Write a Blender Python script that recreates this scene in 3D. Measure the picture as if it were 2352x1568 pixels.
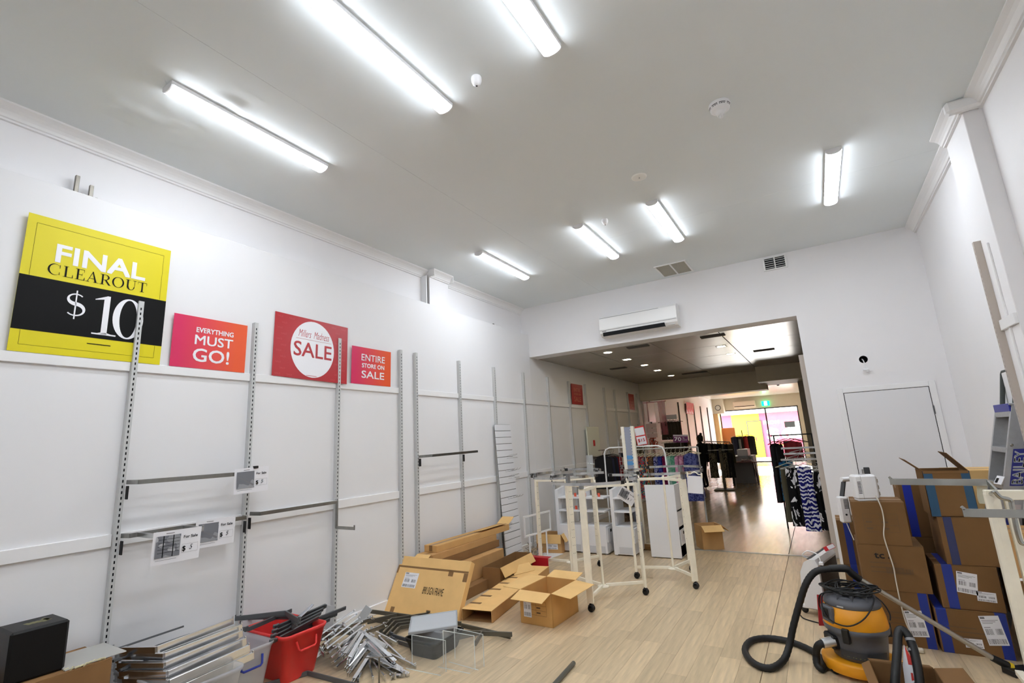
import bpy, math, random
from math import pi, sin, cos, radians as rad
from mathutils import Matrix, Vector
rnd = random.Random(7)
SC = bpy.context.scene
COL = SC.collection
for _o in list(bpy.data.objects): bpy.data.objects.remove(_o)

# ---------------------------------------------------------------- camera, world, light, exposure
cd = bpy.data.cameras.new('camera'); cam = bpy.data.objects.new('camera', cd); COL.objects.link(cam)
R_, F_, U_ = (0.849952, 0.524181, -0.053062), (-0.504457, 0.83873, 0.205074), (0.152, -0.147536, 0.977307)
CAMPOS = (4.19174, 0.0, 1.645)
cam.matrix_world = Matrix(((R_[0], U_[0], -F_[0], CAMPOS[0]), (R_[1], U_[1], -F_[1], CAMPOS[1]), (R_[2], U_[2], -F_[2], CAMPOS[2]), (0, 0, 0, 1)))
cd.sensor_fit = 'HORIZONTAL'; cd.sensor_width = 36.0; cd.lens = 17.224
cd.clip_start = 0.05; cd.clip_end = 200
SC.camera = cam
vs = SC.view_settings
vs.view_transform = 'Standard'; vs.look = 'None'; vs.gamma = 1.0; vs.use_curve_mapping = False
vs.exposure = 1.15
SC.cycles.use_denoising = True
SC.cycles.max_bounces = 10; SC.cycles.diffuse_bounces = 6; SC.cycles.glossy_bounces = 5
SC.cycles.transmission_bounces = 8; SC.cycles.transparent_max_bounces = 12
SC.cycles.sample_clamp_indirect = 6.0
SC.cycles.caustics_reflective = False; SC.cycles.caustics_refractive = False
BATTEN = 18.0           # ceiling batten diffuser
DOWNLIGHT = 24.0        # shop downlights
W = bpy.data.worlds.new('daylight'); SC.world = W; W.use_nodes = True
_b = W.node_tree.nodes['Background']; _b.inputs[0].default_value = (0.93, 0.97, 1.0, 1); _b.inputs[1].default_value = 7.0
sd = bpy.data.lights.new('sun', 'SUN'); sd.energy = 18.0; sd.angle = rad(3); sd.color = (1, .97, .92)
sun = bpy.data.objects.new('sun', sd); COL.objects.link(sun)
sun.rotation_euler = (rad(-71), 0, rad(4)); sun.location = (2, 40, 8)   # low sun over the shops opposite, falling through the entrance

# ---------------------------------------------------------------- materials
def lin(c):
    return tuple(((v/255)/12.92 if v/255 <= .04045 else ((v/255+.055)/1.055)**2.4) for v in c) + (1.0,)
MATS = {}
def M(name, col, rough=.6, metal=0.0, var=.0, scale=8.0, bump=0.0, bscale=60.0, trans=0.0, spec=.5, alpha=1.0, stretch=(1,1,1), emit=0.0, emitcol=None, coat=0.0, rand=0.0):
    if name in MATS: return MATS[name]
    m = bpy.data.materials.new(name); m.use_nodes = True; MATS[name] = m
    nt = m.node_tree; b = nt.nodes['Principled BSDF']
    b.inputs['Base Color'].default_value = lin(col); b.inputs['Roughness'].default_value = rough
    b.inputs['Metallic'].default_value = metal; b.inputs['Specular IOR Level'].default_value = spec
    if trans: b.inputs['Transmission Weight'].default_value = trans; b.inputs['IOR'].default_value = 1.45
    if coat: b.inputs['Coat Weight'].default_value = coat
    if alpha < 1: b.inputs['Alpha'].default_value = alpha
    if emit:
        b.inputs['Emission Color'].default_value = lin(emitcol or col); b.inputs['Emission Strength'].default_value = emit
    tc = None
    if var or bump:
        tc = nt.nodes.new('ShaderNodeTexCoord'); mp = nt.nodes.new('ShaderNodeMapping'); mp.inputs['Scale'].default_value = stretch
        nt.links.new(tc.outputs['Object'], mp.inputs['Vector'])
    src = None
    if var:
        n = nt.nodes.new('ShaderNodeTexNoise'); n.inputs['Scale'].default_value = scale; n.inputs['Detail'].default_value = 5
        r = nt.nodes.new('ShaderNodeMapRange'); r.inputs['From Min'].default_value = .3; r.inputs['From Max'].default_value = .7
        r.inputs['To Min'].default_value = 1-var; r.inputs['To Max'].default_value = 1+var
        x = nt.nodes.new('ShaderNodeVectorMath'); x.operation = 'SCALE'; x.inputs[0].default_value = lin(col)[:3]
        nt.links.new(mp.outputs[0], n.inputs['Vector']); nt.links.new(n.outputs['Fac'], r.inputs['Value'])
        nt.links.new(r.outputs[0], x.inputs['Scale']); nt.links.new(x.outputs[0], b.inputs['Base Color']); src = x
    if rand:
        oi = nt.nodes.new('ShaderNodeObjectInfo'); r = nt.nodes.new('ShaderNodeMapRange')
        r.inputs['To Min'].default_value = 1-rand; r.inputs['To Max'].default_value = 1+rand
        y = nt.nodes.new('ShaderNodeVectorMath'); y.operation = 'SCALE'
        if src: nt.links.new(src.outputs[0], y.inputs[0])
        else: y.inputs[0].default_value = lin(col)[:3]
        nt.links.new(oi.outputs['Random'], r.inputs['Value']); nt.links.new(r.outputs[0], y.inputs['Scale']); nt.links.new(y.outputs[0], b.inputs['Base Color'])
    if bump:
        n2 = nt.nodes.new('ShaderNodeTexNoise'); n2.inputs['Scale'].default_value = bscale; n2.inputs['Detail'].default_value = 4
        bp = nt.nodes.new('ShaderNodeBump'); bp.inputs['Strength'].default_value = bump; bp.inputs['Distance'].default_value = .01
        nt.links.new(mp.outputs[0], n2.inputs['Vector']); nt.links.new(n2.outputs['Fac'], bp.inputs['Height']); nt.links.new(bp.outputs[0], b.inputs['Normal'])
    return m
def gradient_mat(name, c0, c1, axis=0, lo=0.0, hi=1.0, rough=.35):
    """two printed inks blending across a poster (object coordinates)"""
    m = bpy.data.materials.new(name); m.use_nodes = True; nt = m.node_tree; b = nt.nodes['Principled BSDF']
    tc = nt.nodes.new('ShaderNodeTexCoord'); sp = nt.nodes.new('ShaderNodeSeparateXYZ'); mr = nt.nodes.new('ShaderNodeMapRange'); cr = nt.nodes.new('ShaderNodeValToRGB')
    mr.inputs['From Min'].default_value = lo; mr.inputs['From Max'].default_value = hi
    cr.color_ramp.elements[0].color = lin(c0); cr.color_ramp.elements[1].color = lin(c1)
    nt.links.new(tc.outputs['Object'], sp.inputs[0]); nt.links.new(sp.outputs[axis], mr.inputs['Value']); nt.links.new(mr.outputs[0], cr.inputs[0]); nt.links.new(cr.outputs[0], b.inputs['Base Color'])
    b.inputs['Roughness'].default_value = rough; return m
def pattern_mat(name, cols, scale=14.0, kind='NOISE', rough=.8, stretch=(1,1,1), pos=None, dist=0.0):
    """printed cloth: constant colour steps over noise, voronoi or wave"""
    m = bpy.data.materials.new(name); m.use_nodes = True; nt = m.node_tree; b = nt.nodes['Principled BSDF']
    tc = nt.nodes.new('ShaderNodeTexCoord'); mp = nt.nodes.new('ShaderNodeMapping'); mp.inputs['Scale'].default_value = stretch
    nt.links.new(tc.outputs['Object'], mp.inputs['Vector'])
    if kind == 'WAVE':
        n = nt.nodes.new('ShaderNodeTexWave'); n.bands_direction = 'Z'; n.inputs['Scale'].default_value = scale; n.inputs['Distortion'].default_value = dist; n.inputs['Detail'].default_value = 2; out = n.outputs['Fac']
    elif kind == 'VORONOI':
        n = nt.nodes.new('ShaderNodeTexVoronoi'); n.inputs['Scale'].default_value = scale; out = n.outputs['Color']
    else:
        n = nt.nodes.new('ShaderNodeTexNoise'); n.inputs['Scale'].default_value = scale; n.inputs['Detail'].default_value = 2; n.inputs['Distortion'].default_value = dist; out = n.outputs['Fac']
    nt.links.new(mp.outputs[0], n.inputs['Vector'])
    cr = nt.nodes.new('ShaderNodeValToRGB'); cr.color_ramp.interpolation = 'CONSTANT'
    k = len(cols)
    if pos is None: pos = [.3+.4*i/k if i else 0 for i in range(k)] if kind == 'NOISE' else [i/k for i in range(k)]
    while len(cr.color_ramp.elements) < k: cr.color_ramp.elements.new(.5)
    for i, c in enumerate(cols):
        cr.color_ramp.elements[i].position = pos[i]
    for i, c in enumerate(cols): cr.color_ramp.elements[i].color = lin(c)
    nt.links.new(out, cr.inputs[0]); nt.links.new(cr.outputs[0], b.inputs['Base Color']); b.inputs['Roughness'].default_value = rough
    b.inputs['Specular IOR Level'].default_value = .2
    return m

WALL = M('wall_paint', (236, 235, 236), .55, var=.012, scale=1.5)
PANEL = M('panel_paint', (232, 232, 233), .5, var=.012, scale=1.2)
CEIL = M('ceiling_paint', (228, 234, 236), .7, var=.015, scale=1.0)
TRIMW = M('trim_paint', (236, 236, 236), .45)
STEEL = M('upright_steel', (196, 197, 196), .42, .0, var=.03, scale=30)
DARK = M('dark_gap', (12, 13, 16), .9)
CHROME = M('chrome', (205, 207, 208), .16, 1.0, var=.06, scale=25)
DULLM = M('dull_metal', (118, 114, 106), .38, .85, var=.1, scale=20)
GREYP = M('grey_powdercoat', (88, 90, 92), .5, .3)
IVORY = M('ivory_enamel', (242, 236, 218), .4, var=.05, scale=12)
BLACKP = M('black_plastic', (11, 11, 12), .45)
BLACKR = M('black_rubber', (9, 9, 10), .6)
WHITEP = M('white_plastic', (232, 232, 233), .4)
WHITEL = M('white_laminate', (232, 233, 236), .4)
PAPER = M('paper', (236, 236, 240), .7)
INK = M('black_ink', (14, 14, 16), .7, spec=.2)
INKG = M('grey_ink', (120, 120, 124), .7)
CARD = M('cardboard', (192, 150, 98), .82, var=.06, scale=6, spec=.25)
CARDL = M('cardboard_light', (226, 186, 124), .82, var=.05, scale=6, spec=.25)
CARDD = M('cardboard_dark', (140, 104, 66), .85, var=.07, scale=6, spec=.25)
TAPEB = M('brown_tape', (134, 98, 54), .4, spec=.5)
TAPEBLUE = M('blue_tape', (30, 52, 140), .42)
TAPETEAL = M('teal_tape', (38, 78, 110), .42)
GLASS = M('acrylic', (240, 246, 246), .04, trans=1.0)
ALU = M('aluminium', (190, 191, 192), .38, .9, var=.05, scale=30)
TIMBER = M('pale_timber', (206, 166, 112), .5, var=.12, scale=3, stretch=(6, 6, .6))

# ---------------------------------------------------------------- mesh building
class G:
    def __init__(s): s.v = []; s.f = []; s.mi = []; s.sm = []; s.m = 0
    def add(s, vs_, fs, mx=None, smooth=False):
        o = len(s.v)
        s.v += [tuple(mx @ Vector(p)) for p in vs_] if mx is not None else [tuple(p) for p in vs_]
        for f in fs: s.f.append([o+i for i in f]); s.mi.append(s.m); s.sm.append(smooth)
        return s
    def box(s, x0, x1, y0, y1, z0, z1, c=.002, mx=None):
        c = min(c, .3*abs(x1-x0), .3*abs(y1-y0), .3*abs(z1-z0))
        if c <= 0:
            vs_ = [(x, y, z) for z in (z0, z1) for y in (y0, y1) for x in (x0, x1)]
            return s.add(vs_, [(0,2,3,1), (4,5,7,6), (0,1,5,4), (2,6,7,3), (0,4,6,2), (1,3,7,5)], mx)
        vs_ = []; idx = {}
        X = (x0, x1); Y = (y0, y1); Z = (z0, z1); S = (1, -1)
        for i in (0, 1):
            for j in (0, 1):
                for k in (0, 1):
                    for a in range(3):
                        p = [X[i], Y[j], Z[k]]; d = [S[i], S[j], S[k]]
                        for q in range(3):
                            if q != a: p[q] += c*d[q]
                        idx[(i, j, k, a)] = len(vs_); vs_.append(tuple(p))
        I = idx; fs = []
        fs += [[I[(0,j,k,0)] for j, k in ((0,0),(0,1),(1,1),(1,0))], [I[(1,j,k,0)] for j, k in ((0,0),(1,0),(1,1),(0,1))]]
        fs += [[I[(i,0,k,1)] for i, k in ((0,0),(1,0),(1,1),(0,1))], [I[(i,1,k,1)] for i, k in ((0,0),(0,1),(1,1),(1,0))]]
        fs += [[I[(i,j,0,2)] for i, j in ((0,0),(0,1),(1,1),(1,0))], [I[(i,j,1,2)] for i, j in ((0,0),(1,0),(1,1),(0,1))]]
        for i in (0, 1):
            for j in (0, 1):
                q = [I[(i,j,0,0)], I[(i,j,0,1)], I[(i,j,1,1)], I[(i,j,1,0)]]; fs.append(q if (i+j) % 2 == 0 else q[::-1])
                q = [I[(i,0,j,0)], I[(i,0,j,2)], I[(i,1,j,2)], I[(i,1,j,0)]]; fs.append(q[::-1] if (i+j) % 2 == 0 else q)
                q = [I[(0,i,j,1)], I[(0,i,j,2)], I[(1,i,j,2)], I[(1,i,j,1)]]; fs.append(q if (i+j) % 2 == 0 else q[::-1])
                for k in (0, 1):
                    t = [I[(i,j,k,0)], I[(i,j,k,1)], I[(i,j,k,2)]]; fs.append(t if (i+j+k) % 2 == 0 else t[::-1])
        return s.add(vs_, fs, mx)
    def bar(s, p, q, w, h, up=(0, 0, 1), c=.0015):
        p, q = Vector(p), Vector(q); d = q-p; L = d.length; d.normalize(); u = Vector(up)
        if abs(d.dot(u)) > .98: u = Vector((1, 0, 0)) if abs(d.x) < .9 else Vector((0, 1, 0))
        sd_ = d.cross(u).normalized(); u = sd_.cross(d)
        mx = Matrix(((sd_.x, d.x, u.x, p.x), (sd_.y, d.y, u.y, p.y), (sd_.z, d.z, u.z, p.z), (0, 0, 0, 1)))
        return s.box(-w/2, w/2, 0, L, -h/2, h/2, c, mx)
    def tube(s, pts, r, n=8, closed=False, caps=True, mx=None):
        P = [Vector(p) for p in pts]; k = len(P); rs = r if isinstance(r, (list, tuple)) else [r]*k
        T_ = [((P[(i+1) % k]-P[i-1]) if closed else (P[min(i+1, k-1)]-P[max(i-1, 0)])).normalized() for i in range(k)]
        N = T_[0].orthogonal().normalized(); vs_ = []; fs = []
        for i in range(k):
            N = (N - T_[i]*N.dot(T_[i]))
            N = N.normalized() if N.length > 1e-6 else T_[i].orthogonal().normalized()
            Bn = T_[i].cross(N)
            for a in range(n):
                t = 2*pi*a/n; vs_.append(P[i]+(N*cos(t)+Bn*sin(t))*rs[i])
        for i in range(k if closed else k-1):
            j = (i+1) % k
            for a in range(n): b = (a+1) % n; fs.append((i*n+a, i*n+b, j*n+b, j*n+a))
        s.add(vs_, fs, mx, True)
        if caps and not closed:
            s.add(vs_[:n], [tuple(range(n))[::-1]], mx); s.add(vs_[-n:], [tuple(range(n))], mx)
        return s
    def lathe(s, prof, n=20, mx=None, smooth=True, sx=1.0, sy=1.0):
        vs_ = []; fs = []; k = len(prof)
        for r, z in prof:
            for a in range(n): t = 2*pi*a/n; vs_.append((r*cos(t)*sx, r*sin(t)*sy, z))
        for i in range(k-1):
            for a in range(n): b = (a+1) % n; fs.append((i*n+a, i*n+b, (i+1)*n+b, (i+1)*n+a))
        s.add(vs_, fs, mx, smooth)
        s.add(vs_[:n], [tuple(range(n))[::-1]], mx); s.add(vs_[-n:], [tuple(range(n))], mx); return s
    def prism(s, poly, z0, z1, mx=None):
        n = len(poly); vs_ = [(x, y, z0) for x, y in poly]+[(x, y, z1) for x, y in poly]
        fs = [tuple(range(n))[::-1], tuple(range(n, 2*n))]+[(i, (i+1) % n, n+(i+1) % n, n+i) for i in range(n)]
        return s.add(vs_, fs, mx)
    def poly(s, pts, mx=None): return s.add(pts, [tuple(range(len(pts)))], mx)
    def ring(s, rx, ry, ix, iy, a0, a1, mx=None, n=28, cx=0, cy=0, icx=None, icy=None):
        icx = cx if icx is None else icx; icy = cy if icy is None else icy
        A = [rad(a0+(a1-a0)*i/n) for i in range(n+1)]
        vs_ = [(cx+rx*cos(t), cy+ry*sin(t), 0) for t in A]+[(icx+ix*cos(t), icy+iy*sin(t), 0) for t in A]
        return s.add(vs_, [(i, i+1, n+2+i, n+1+i) for i in range(n)], mx)
    def grid(s, fn, nu, nv, mx=None, smooth=True):
        vs_ = [fn(i/nu, j/nv) for j in range(nv+1) for i in range(nu+1)]; w = nu+1
        return s.add(vs_, [(j*w+i, j*w+i+1, (j+1)*w+i+1, (j+1)*w+i) for j in range(nv) for i in range(nu)], mx, smooth)
    def mesh(s, name, mats):
        me = bpy.data.meshes.new(name); me.from_pydata(s.v, [], s.f)
        for m in (mats if isinstance(mats, (list, tuple)) else [mats]): me.materials.append(m)
        me.polygons.foreach_set('material_index', s.mi); me.polygons.foreach_set('use_smooth', s.sm); me.update(); return me
def frame(o, x, y, z):
    """matrix with origin o and the given axes"""
    return Matrix(((x[0], y[0], z[0], o[0]), (x[1], y[1], z[1], o[1]), (x[2], y[2], z[2], o[2]), (0, 0, 0, 1)))
def tr(x=0, y=0, z=0): return Matrix.Translation((x, y, z))
def rz(a): return Matrix.Rotation(a, 4, 'Z')
def rx(a): return Matrix.Rotation(a, 4, 'X')
def ry(a): return Matrix.Rotation(a, 4, 'Y')
ONLEFT = lambda x, y, z: frame((x, y, z), (0, 1, 0), (0, 0, 1), (1, 0, 0))     # reads facing +X
TOCAM = lambda x, y, z: frame((x, y, z), (1, 0, 0), (0, 0, 1), (0, -1, 0))     # reads facing -Y
def put(name, me, parent=None, loc=None, mx=None):
    o = bpy.data.objects.new(name, me); COL.objects.link(o)
    if parent is not None: o.parent = parent
    if mx is not None: o.matrix_local = mx
    if loc is not None: o.location = loc
    return o
def part(name, g, mat, parent, mx=None, label=None, stuff=False):
    o = put(name, g.mesh(name, mat), parent, mx=mx)
    if label: o['label'] = label
    if stuff: o['kind'] = 'stuff'
    return o
def tag(o, label, cat, group=None):
    o['label'] = label; o['category'] = cat
    if group: o['group'] = group
    return o
def T(name, label, cat, loc=(0, 0, 0), rotz=0.0, group=None, mx=None):
    o = bpy.data.objects.new(name, None); o.empty_display_size = .1; COL.objects.link(o)
    if mx is not None: o.matrix_world = mx
    else: o.location = loc; o.rotation_euler = (0, 0, rotz)
    return tag(o, label, cat, group)
def solo(name, g, mat, label, cat, loc=None, group=None, mx=None):
    return tag(put(name, g.mesh(name, mat), None, loc, mx), label, cat, group)
def struct(name, g, mat, parent=None):
    o = put(name, g.mesh(name, mat), parent)
    if parent is None: o['kind'] = 'structure'
    return o
def sroot(name, loc=(0, 0, 0)):
    o = bpy.data.objects.new(name, None); COL.objects.link(o); o.location = loc; o['kind'] = 'structure'; return o
def dup(root, mx=None, loc=None, rotz=None, label=None, group=None):
    r = root.copy(); COL.objects.link(r)
    if mx is not None: r.matrix_world = mx
    if loc is not None: r.location = loc
    if rotz is not None: r.rotation_euler = (0, 0, rotz)
    if label: r['label'] = label
    if group: r['group'] = group
    for ch in list(root.children):
        c = ch.copy(); COL.objects.link(c); c.parent = r
        for g_ in ch.children:
            d = g_.copy(); COL.objects.link(d); d.parent = c
    return r
_txt = {}
def text_mesh(s, bold=0.0, shear=0.0, spacing=1.0):
    """outline of a string as flat geometry with its bounds"""
    key = (s, bold, shear, spacing)
    if key not in _txt:
        cu = bpy.data.curves.new('t', 'FONT'); cu.body = s; cu.offset = bold; cu.shear = shear; cu.space_character = spacing; cu.resolution_u = 3; cu.fill_mode = 'FRONT'
        ob = bpy.data.objects.new('t', cu); COL.objects.link(ob)
        me = bpy.data.meshes.new_from_object(ob.evaluated_get(bpy.context.evaluated_depsgraph_get()))
        vs_ = [tuple(v.co) for v in me.vertices]; fs = [tuple(p.vertices) for p in me.polygons]
        bpy.data.objects.remove(ob); bpy.data.curves.remove(cu); bpy.data.meshes.remove(me)
        xs = [v[0] for v in vs_]; ys = [v[1] for v in vs_]
        _txt[key] = (vs_, fs, min(xs), max(xs), min(ys), max(ys))
    return _txt[key]
def write(g, s, x0, x1, y0, y1, mx=None, bold=0.0, shear=0.0, z=.0008, spacing=1.0):
    """lay the string s into the rectangle x0..x1, y0..y1 of the builder g"""
    bo = max(bold, 0)*(y1-y0)*1.0
    vs_, fs, a, b, c, d = text_mesh(s, min(bold, 0), shear, spacing)
    sx = (x1-x0-2*bo)/(b-a); sy = (y1-y0-2*bo)/(d-c)
    for i, (dx, dy) in enumerate(((0, 0), (-1, -1), (1, -1), (-1, 1), (1, 1)) if bo else ((0, 0),)):
        g.add([(x0+bo+dx*bo+(v[0]-a)*sx, y0+bo+dy*bo+(v[1]-c)*sy, z+.0002*i) for v in vs_], fs, mx)
    return g
def quad(g, x0, x1, y0, y1, z=.0006, mx=None):
    return g.add([(x0, y0, z), (x1, y0, z), (x1, y1, z), (x0, y1, z)], [(0, 1, 2, 3)], mx)
def barcode(g, x0, x1, y0, y1, n=16, mx=None, z=.0009):
    w = (x1-x0)/n
    for i in range(n):
        quad(g, x0+i*w, x0+i*w+w*rnd.choice((.35, .5, .7)), y0, y1, z, mx)
def sticker(parent, mx, w, h, name='shipping_label'):
    """white adhesive label with printed lines and bar codes, lower left corner at the frame's origin"""
    g = G(); g.box(0, w, 0, h, 0, .0012, 0, mx)
    o = part(name, g, PAPER, parent)
    p = G(); Z = .0018
    quad(p, w*.05, w*.28, h*.9, h*.97, Z, mx)
    for k in range(3): quad(p, w*.08, w*(.9-.15*k), h*(.84-.05*k), h*(.855-.05*k), Z, mx)
    for k in range(2): barcode(p, w*(.1+.5*k), w*(.48+.44*k), h*.36, h*.56, 9, mx, Z)
    quad(p, w*.08, w*.4, h*.6, h*.62, Z, mx)
    barcode(p, w*.06, w*.94, h*.05, h*.22, 18, mx, Z)
    part('print', p, INKG, o, stuff=True); return o
# ================================================================ the setting
CZ = 4.056; YB = 7.55; XR = 5.60; OPX = 4.17; OPZ = 3.145; SHOPY = 30.0
g = G(); g.box(-.4, 6.2, -3.6, 7.86, -.12, -.004, 0); floor = struct('floor', g, M('floor_bed', (120, 100, 76), .7))
WOOD = M('oak_vinyl', (200, 178, 144), .36, var=.17, scale=2.2, stretch=(14, 1.1, 1), rand=.13, spec=.5)
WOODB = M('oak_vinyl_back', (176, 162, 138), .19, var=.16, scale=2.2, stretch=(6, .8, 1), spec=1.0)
pl_me = G().box(.0004, .1496, .0004, .9996, -.004, 0.0, .0005).mesh('plank', WOOD)
row = 0; x = 0.0
while x < XR+.2:
    y = 2.15 - rnd.random()*.75
    while y < 7.83:
        L_ = rnd.choice((.75, .9, .9, 1.05)); y1 = min(y+L_, 7.835)
        if y1 - y > .04:
            o = put('plank', pl_me, floor, (x, y, 0)); o.scale = (1, y1-y, 1)
        y += L_
    x += .15; row += 1
    if abs(x-3.6) < .01: x += .004           # the joint that has opened along the room
g = G(); g.box(0, OPX, 7.835, 7.885, -.003, .007, .003); struct('trim_1', g, M('threshold_metal', (168, 172, 168), .3, .8))
g = G(); g.box(-1.2, 5.2, 7.86, SHOPY+.2, -.12, 0.0, 0); struct('floor', g, WOODB)
g = G(); g.box(3.59, 3.598, 7.89, 14, 0, .0015, 0); struct('trim_2', g, DARK)

# ceilings
g = G(); g.box(-.4, 6.2, -3.6, YB+.3, CZ+.012, CZ+.12, 0); ceil = struct('ceiling', g, M('ceiling_joint', (170, 168, 164), .8))
for (a, b) in ((-.35, 1.45), (1.4515, 6.0)):
    for (c, d) in ((-3.5, 5.49), (5.4915, YB)):
        g = G(); g.box(a, b, c, d, CZ, CZ+.012, .0006); part('ceiling_sheet', g, CEIL, ceil)
def peel(u, v):
    from mathutils import noise as N_
    X_ = .28+1.0*u; Y_ = 1.0+.75*v; e = min(1, 6*min(u, 1-u, v, 1-v))
    h = abs(N_.noise(Vector((X_*5, Y_*5, 2))))**1.5*.03 + abs(N_.noise(Vector((X_*13, Y_*11, 5))))*.006
    return (X_, Y_, CZ-.0004-max(0, h-.004)*e)
g = G(); g.grid(peel, 44, 34); part('peeling_paint', g, CEIL, ceil, label='blistered paint peeling off the ceiling around the end of the lamp')

g = G(); g.box(-1.3, 5.2, 7.86, 14.2, OPZ+.012, OPZ+.25, 0); bc = struct('ceiling', g, DARK)
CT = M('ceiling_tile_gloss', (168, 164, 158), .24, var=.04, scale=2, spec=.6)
tx = [-.05, 1.0, 2.06, 3.12, 4.19]; ty = [7.86, 9.06, 10.26, 11.46, 12.66, 13.9]
for i in range(4):
    for j in range(5):
        g = G(); g.box(tx[i]+.006, tx[i+1]-.006, ty[j]+.006, ty[j+1]-.006, OPZ, OPZ+.014, .002); part('ceiling_tile', g, CT, bc)
g = G(); g.box(-1.3, 5.2, 14.2, SHOPY+.2, 3.50, 3.7, 0); struct('ceiling', g, M('front_ceiling', (222, 216, 208), .22))

# left wall: a tall display panel standing forward of the upper wall
g = G(); g.box(-.15, 0, -3.5, YB+.001, 0, 3.55, .003); g.box(-.15, 0, YB, 14.0, 0, OPZ+.02, 0); wl = struct('wall_left', g, PANEL)
g = G(); g.box(-.35, -.15, -3.5, YB+.2, 3.3, CZ+.05, 0); struct('wall_left', g, WALL)
g = G(); g.box(-.16, -.045, 4.93, 5.34, 3.4, CZ, .004); struct('wall_left', g, WALL)
g = G(); g.box(-.15, -.05, 4.87, 4.885, 3.5, CZ-.09, 0); g.m = 1; g.box(-.15, -.07, 4.885, 4.90, 3.5, CZ-.09, 0); struct('trim_3', g, [TRIMW, DARK])
def cornice(name, x, sgn, y0, y1):
    prof = [(0, 0), (.10, 0), (.10, -.014), (.088, -.02), (.07, -.03), (.052, -.048), (.040, -.068), (.034, -.086), (.022, -.09), (.022, -.104), (0, -.104)]
    g = G(); n = len(prof); vs_ = [(x+sgn*a, y, CZ+b) for y in (y0, y1) for a, b in prof]
    g.add(vs_, [(i, (i+1) % n, n+(i+1) % n, n+i) if sgn > 0 else (i, n+i, n+(i+1) % n, (i+1) % n) for i in range(n)]+[tuple(range(n)), tuple(range(2*n-1, n-1, -1))])
    return struct(name, g, TRIMW)
cornice('trim_4', -.15, 1, -3.5, 4.93); cornice('trim_5', -.045, 1, 4.93, 5.34); cornice('trim_6', -.15, 1, 5.34, YB)
g = G(); g.box(-.045, .06, 4.915, 4.93, CZ-.104, CZ-.001, .003); g.box(-.045, .05, 5.34, 5.352, CZ-.1, CZ-.001, .003); struct('trim_7', g, TRIMW)

# back wall with the wide opening, the flush door and the cable hole
HX, HZ, HR = 4.808, 2.458, .046
g = G(); T_ = .30
g.box(-.35, OPX, YB, YB+T_, OPZ, CZ+.05, 0)
for (a, b, c, d) in ((OPX, HX-.1, 0, CZ+.05), (HX+.1, 6.0, 0, CZ+.05), (HX-.1, HX+.1, 0, HZ-.1), (HX-.1, HX+.1, HZ+.1, CZ+.05)):
    g.box(a, b, YB, YB+T_, c, d, 0)
n = 32; cir = [(HX+HR*cos(2*pi*i/n), HZ+HR*sin(2*pi*i/n)) for i in range(n)]
sq = []
for i in range(n):
    t = 2*pi*i/n; k = .1/max(abs(cos(t)), abs(sin(t))); sq.append((HX+k*cos(t), HZ+k*sin(t)))
vs_ = [(a, YB, b) for a, b in cir]+[(a, YB, b) for a, b in sq]+[(a, YB+.12, b) for a, b in cir]
fs = [(i, (i+1) % n, n+(i+1) % n, n+i) for i in range(n)]
g.add(vs_, fs); g.m = 1; g.add(vs_, [(i, 2*n+i, 2*n+(i+1) % n, (i+1) % n) for i in range(n)]+[tuple(range(2*n, 3*n))])
wb = struct('wall_back', g, [WALL, DARK])
d1 = sroot('door_1', (4.531, YB, 0))
g = G(); g.box(.005, .845, -.012, .03, .01, 2.052, .003); part('leaf', g, M('door_paint', (226, 226, 228), .4), d1)
g = G(); g.box(-.002, .852, -.004, -.001, 0, 2.058, 0); part('gap', g, DARK, d1)
for (a, b, c, d) in ((-.065, -.002, 0, 2.12), (.852, .915, 0, 2.12), (-.002, .852, 2.058, 2.12)):
    g = G(); g.box(a, b, -.016, 0, c, d, .004); part('architrave', g, TRIMW, d1)
g = G(); g.box(.842, .858, -.02, -.006, 1.73, 1.83, .003)
for k in range(4): g.tube([(.85, -.02, 1.735+.024*k), (.85, -.02, 1.755+.024*k)], .007, 8)
part('hinge', g, M('hinge_steel', (110, 110, 112), .35, .9), d1)
g = G(); g.tube([(.06, -.045, 1.0), (.06, -.045, 1.12)], .018, 10); g.box(.035, .085, -.02, -.01, .95, 1.12, .004); part('door_handle', g, CHROME, d1)

# right wall, its pilaster and cornices
g = G(); g.box(XR, 6.0, 5.27, YB+.1, 0, CZ+.05, 0); g.box(5.62, 6.0, -3.5, 4.74, 0, CZ+.05, 0); struct('wall_right', g, WALL)
g = G(); g.box(5.505, 6.0, 4.735, 5.275, 0, CZ+.04, .004); struct('wall_right', g, WALL)
cornice('trim_8', XR, -1, 5.275, YB); cornice('trim_9', 5.505, -1, 4.735, 5.275); cornice('trim_10', 5.62, -1, -3.5, 4.735)
g = G(); g.box(5.40, 5.62, 4.66, 4.735, CZ-.104, CZ-.001, .02); struct('trim_11', g, TRIMW)
g = G(); g.box(-.35, 6.0, -3.7, -3.5, 0, CZ+.05, 0); struct('wall_front', g, WALL)
# skirting along the display panel
g = G(); g.box(0, .022, -3.5, 14.0, 0, .098, .005); struct('baseboard_left', g, TRIMW)

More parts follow.
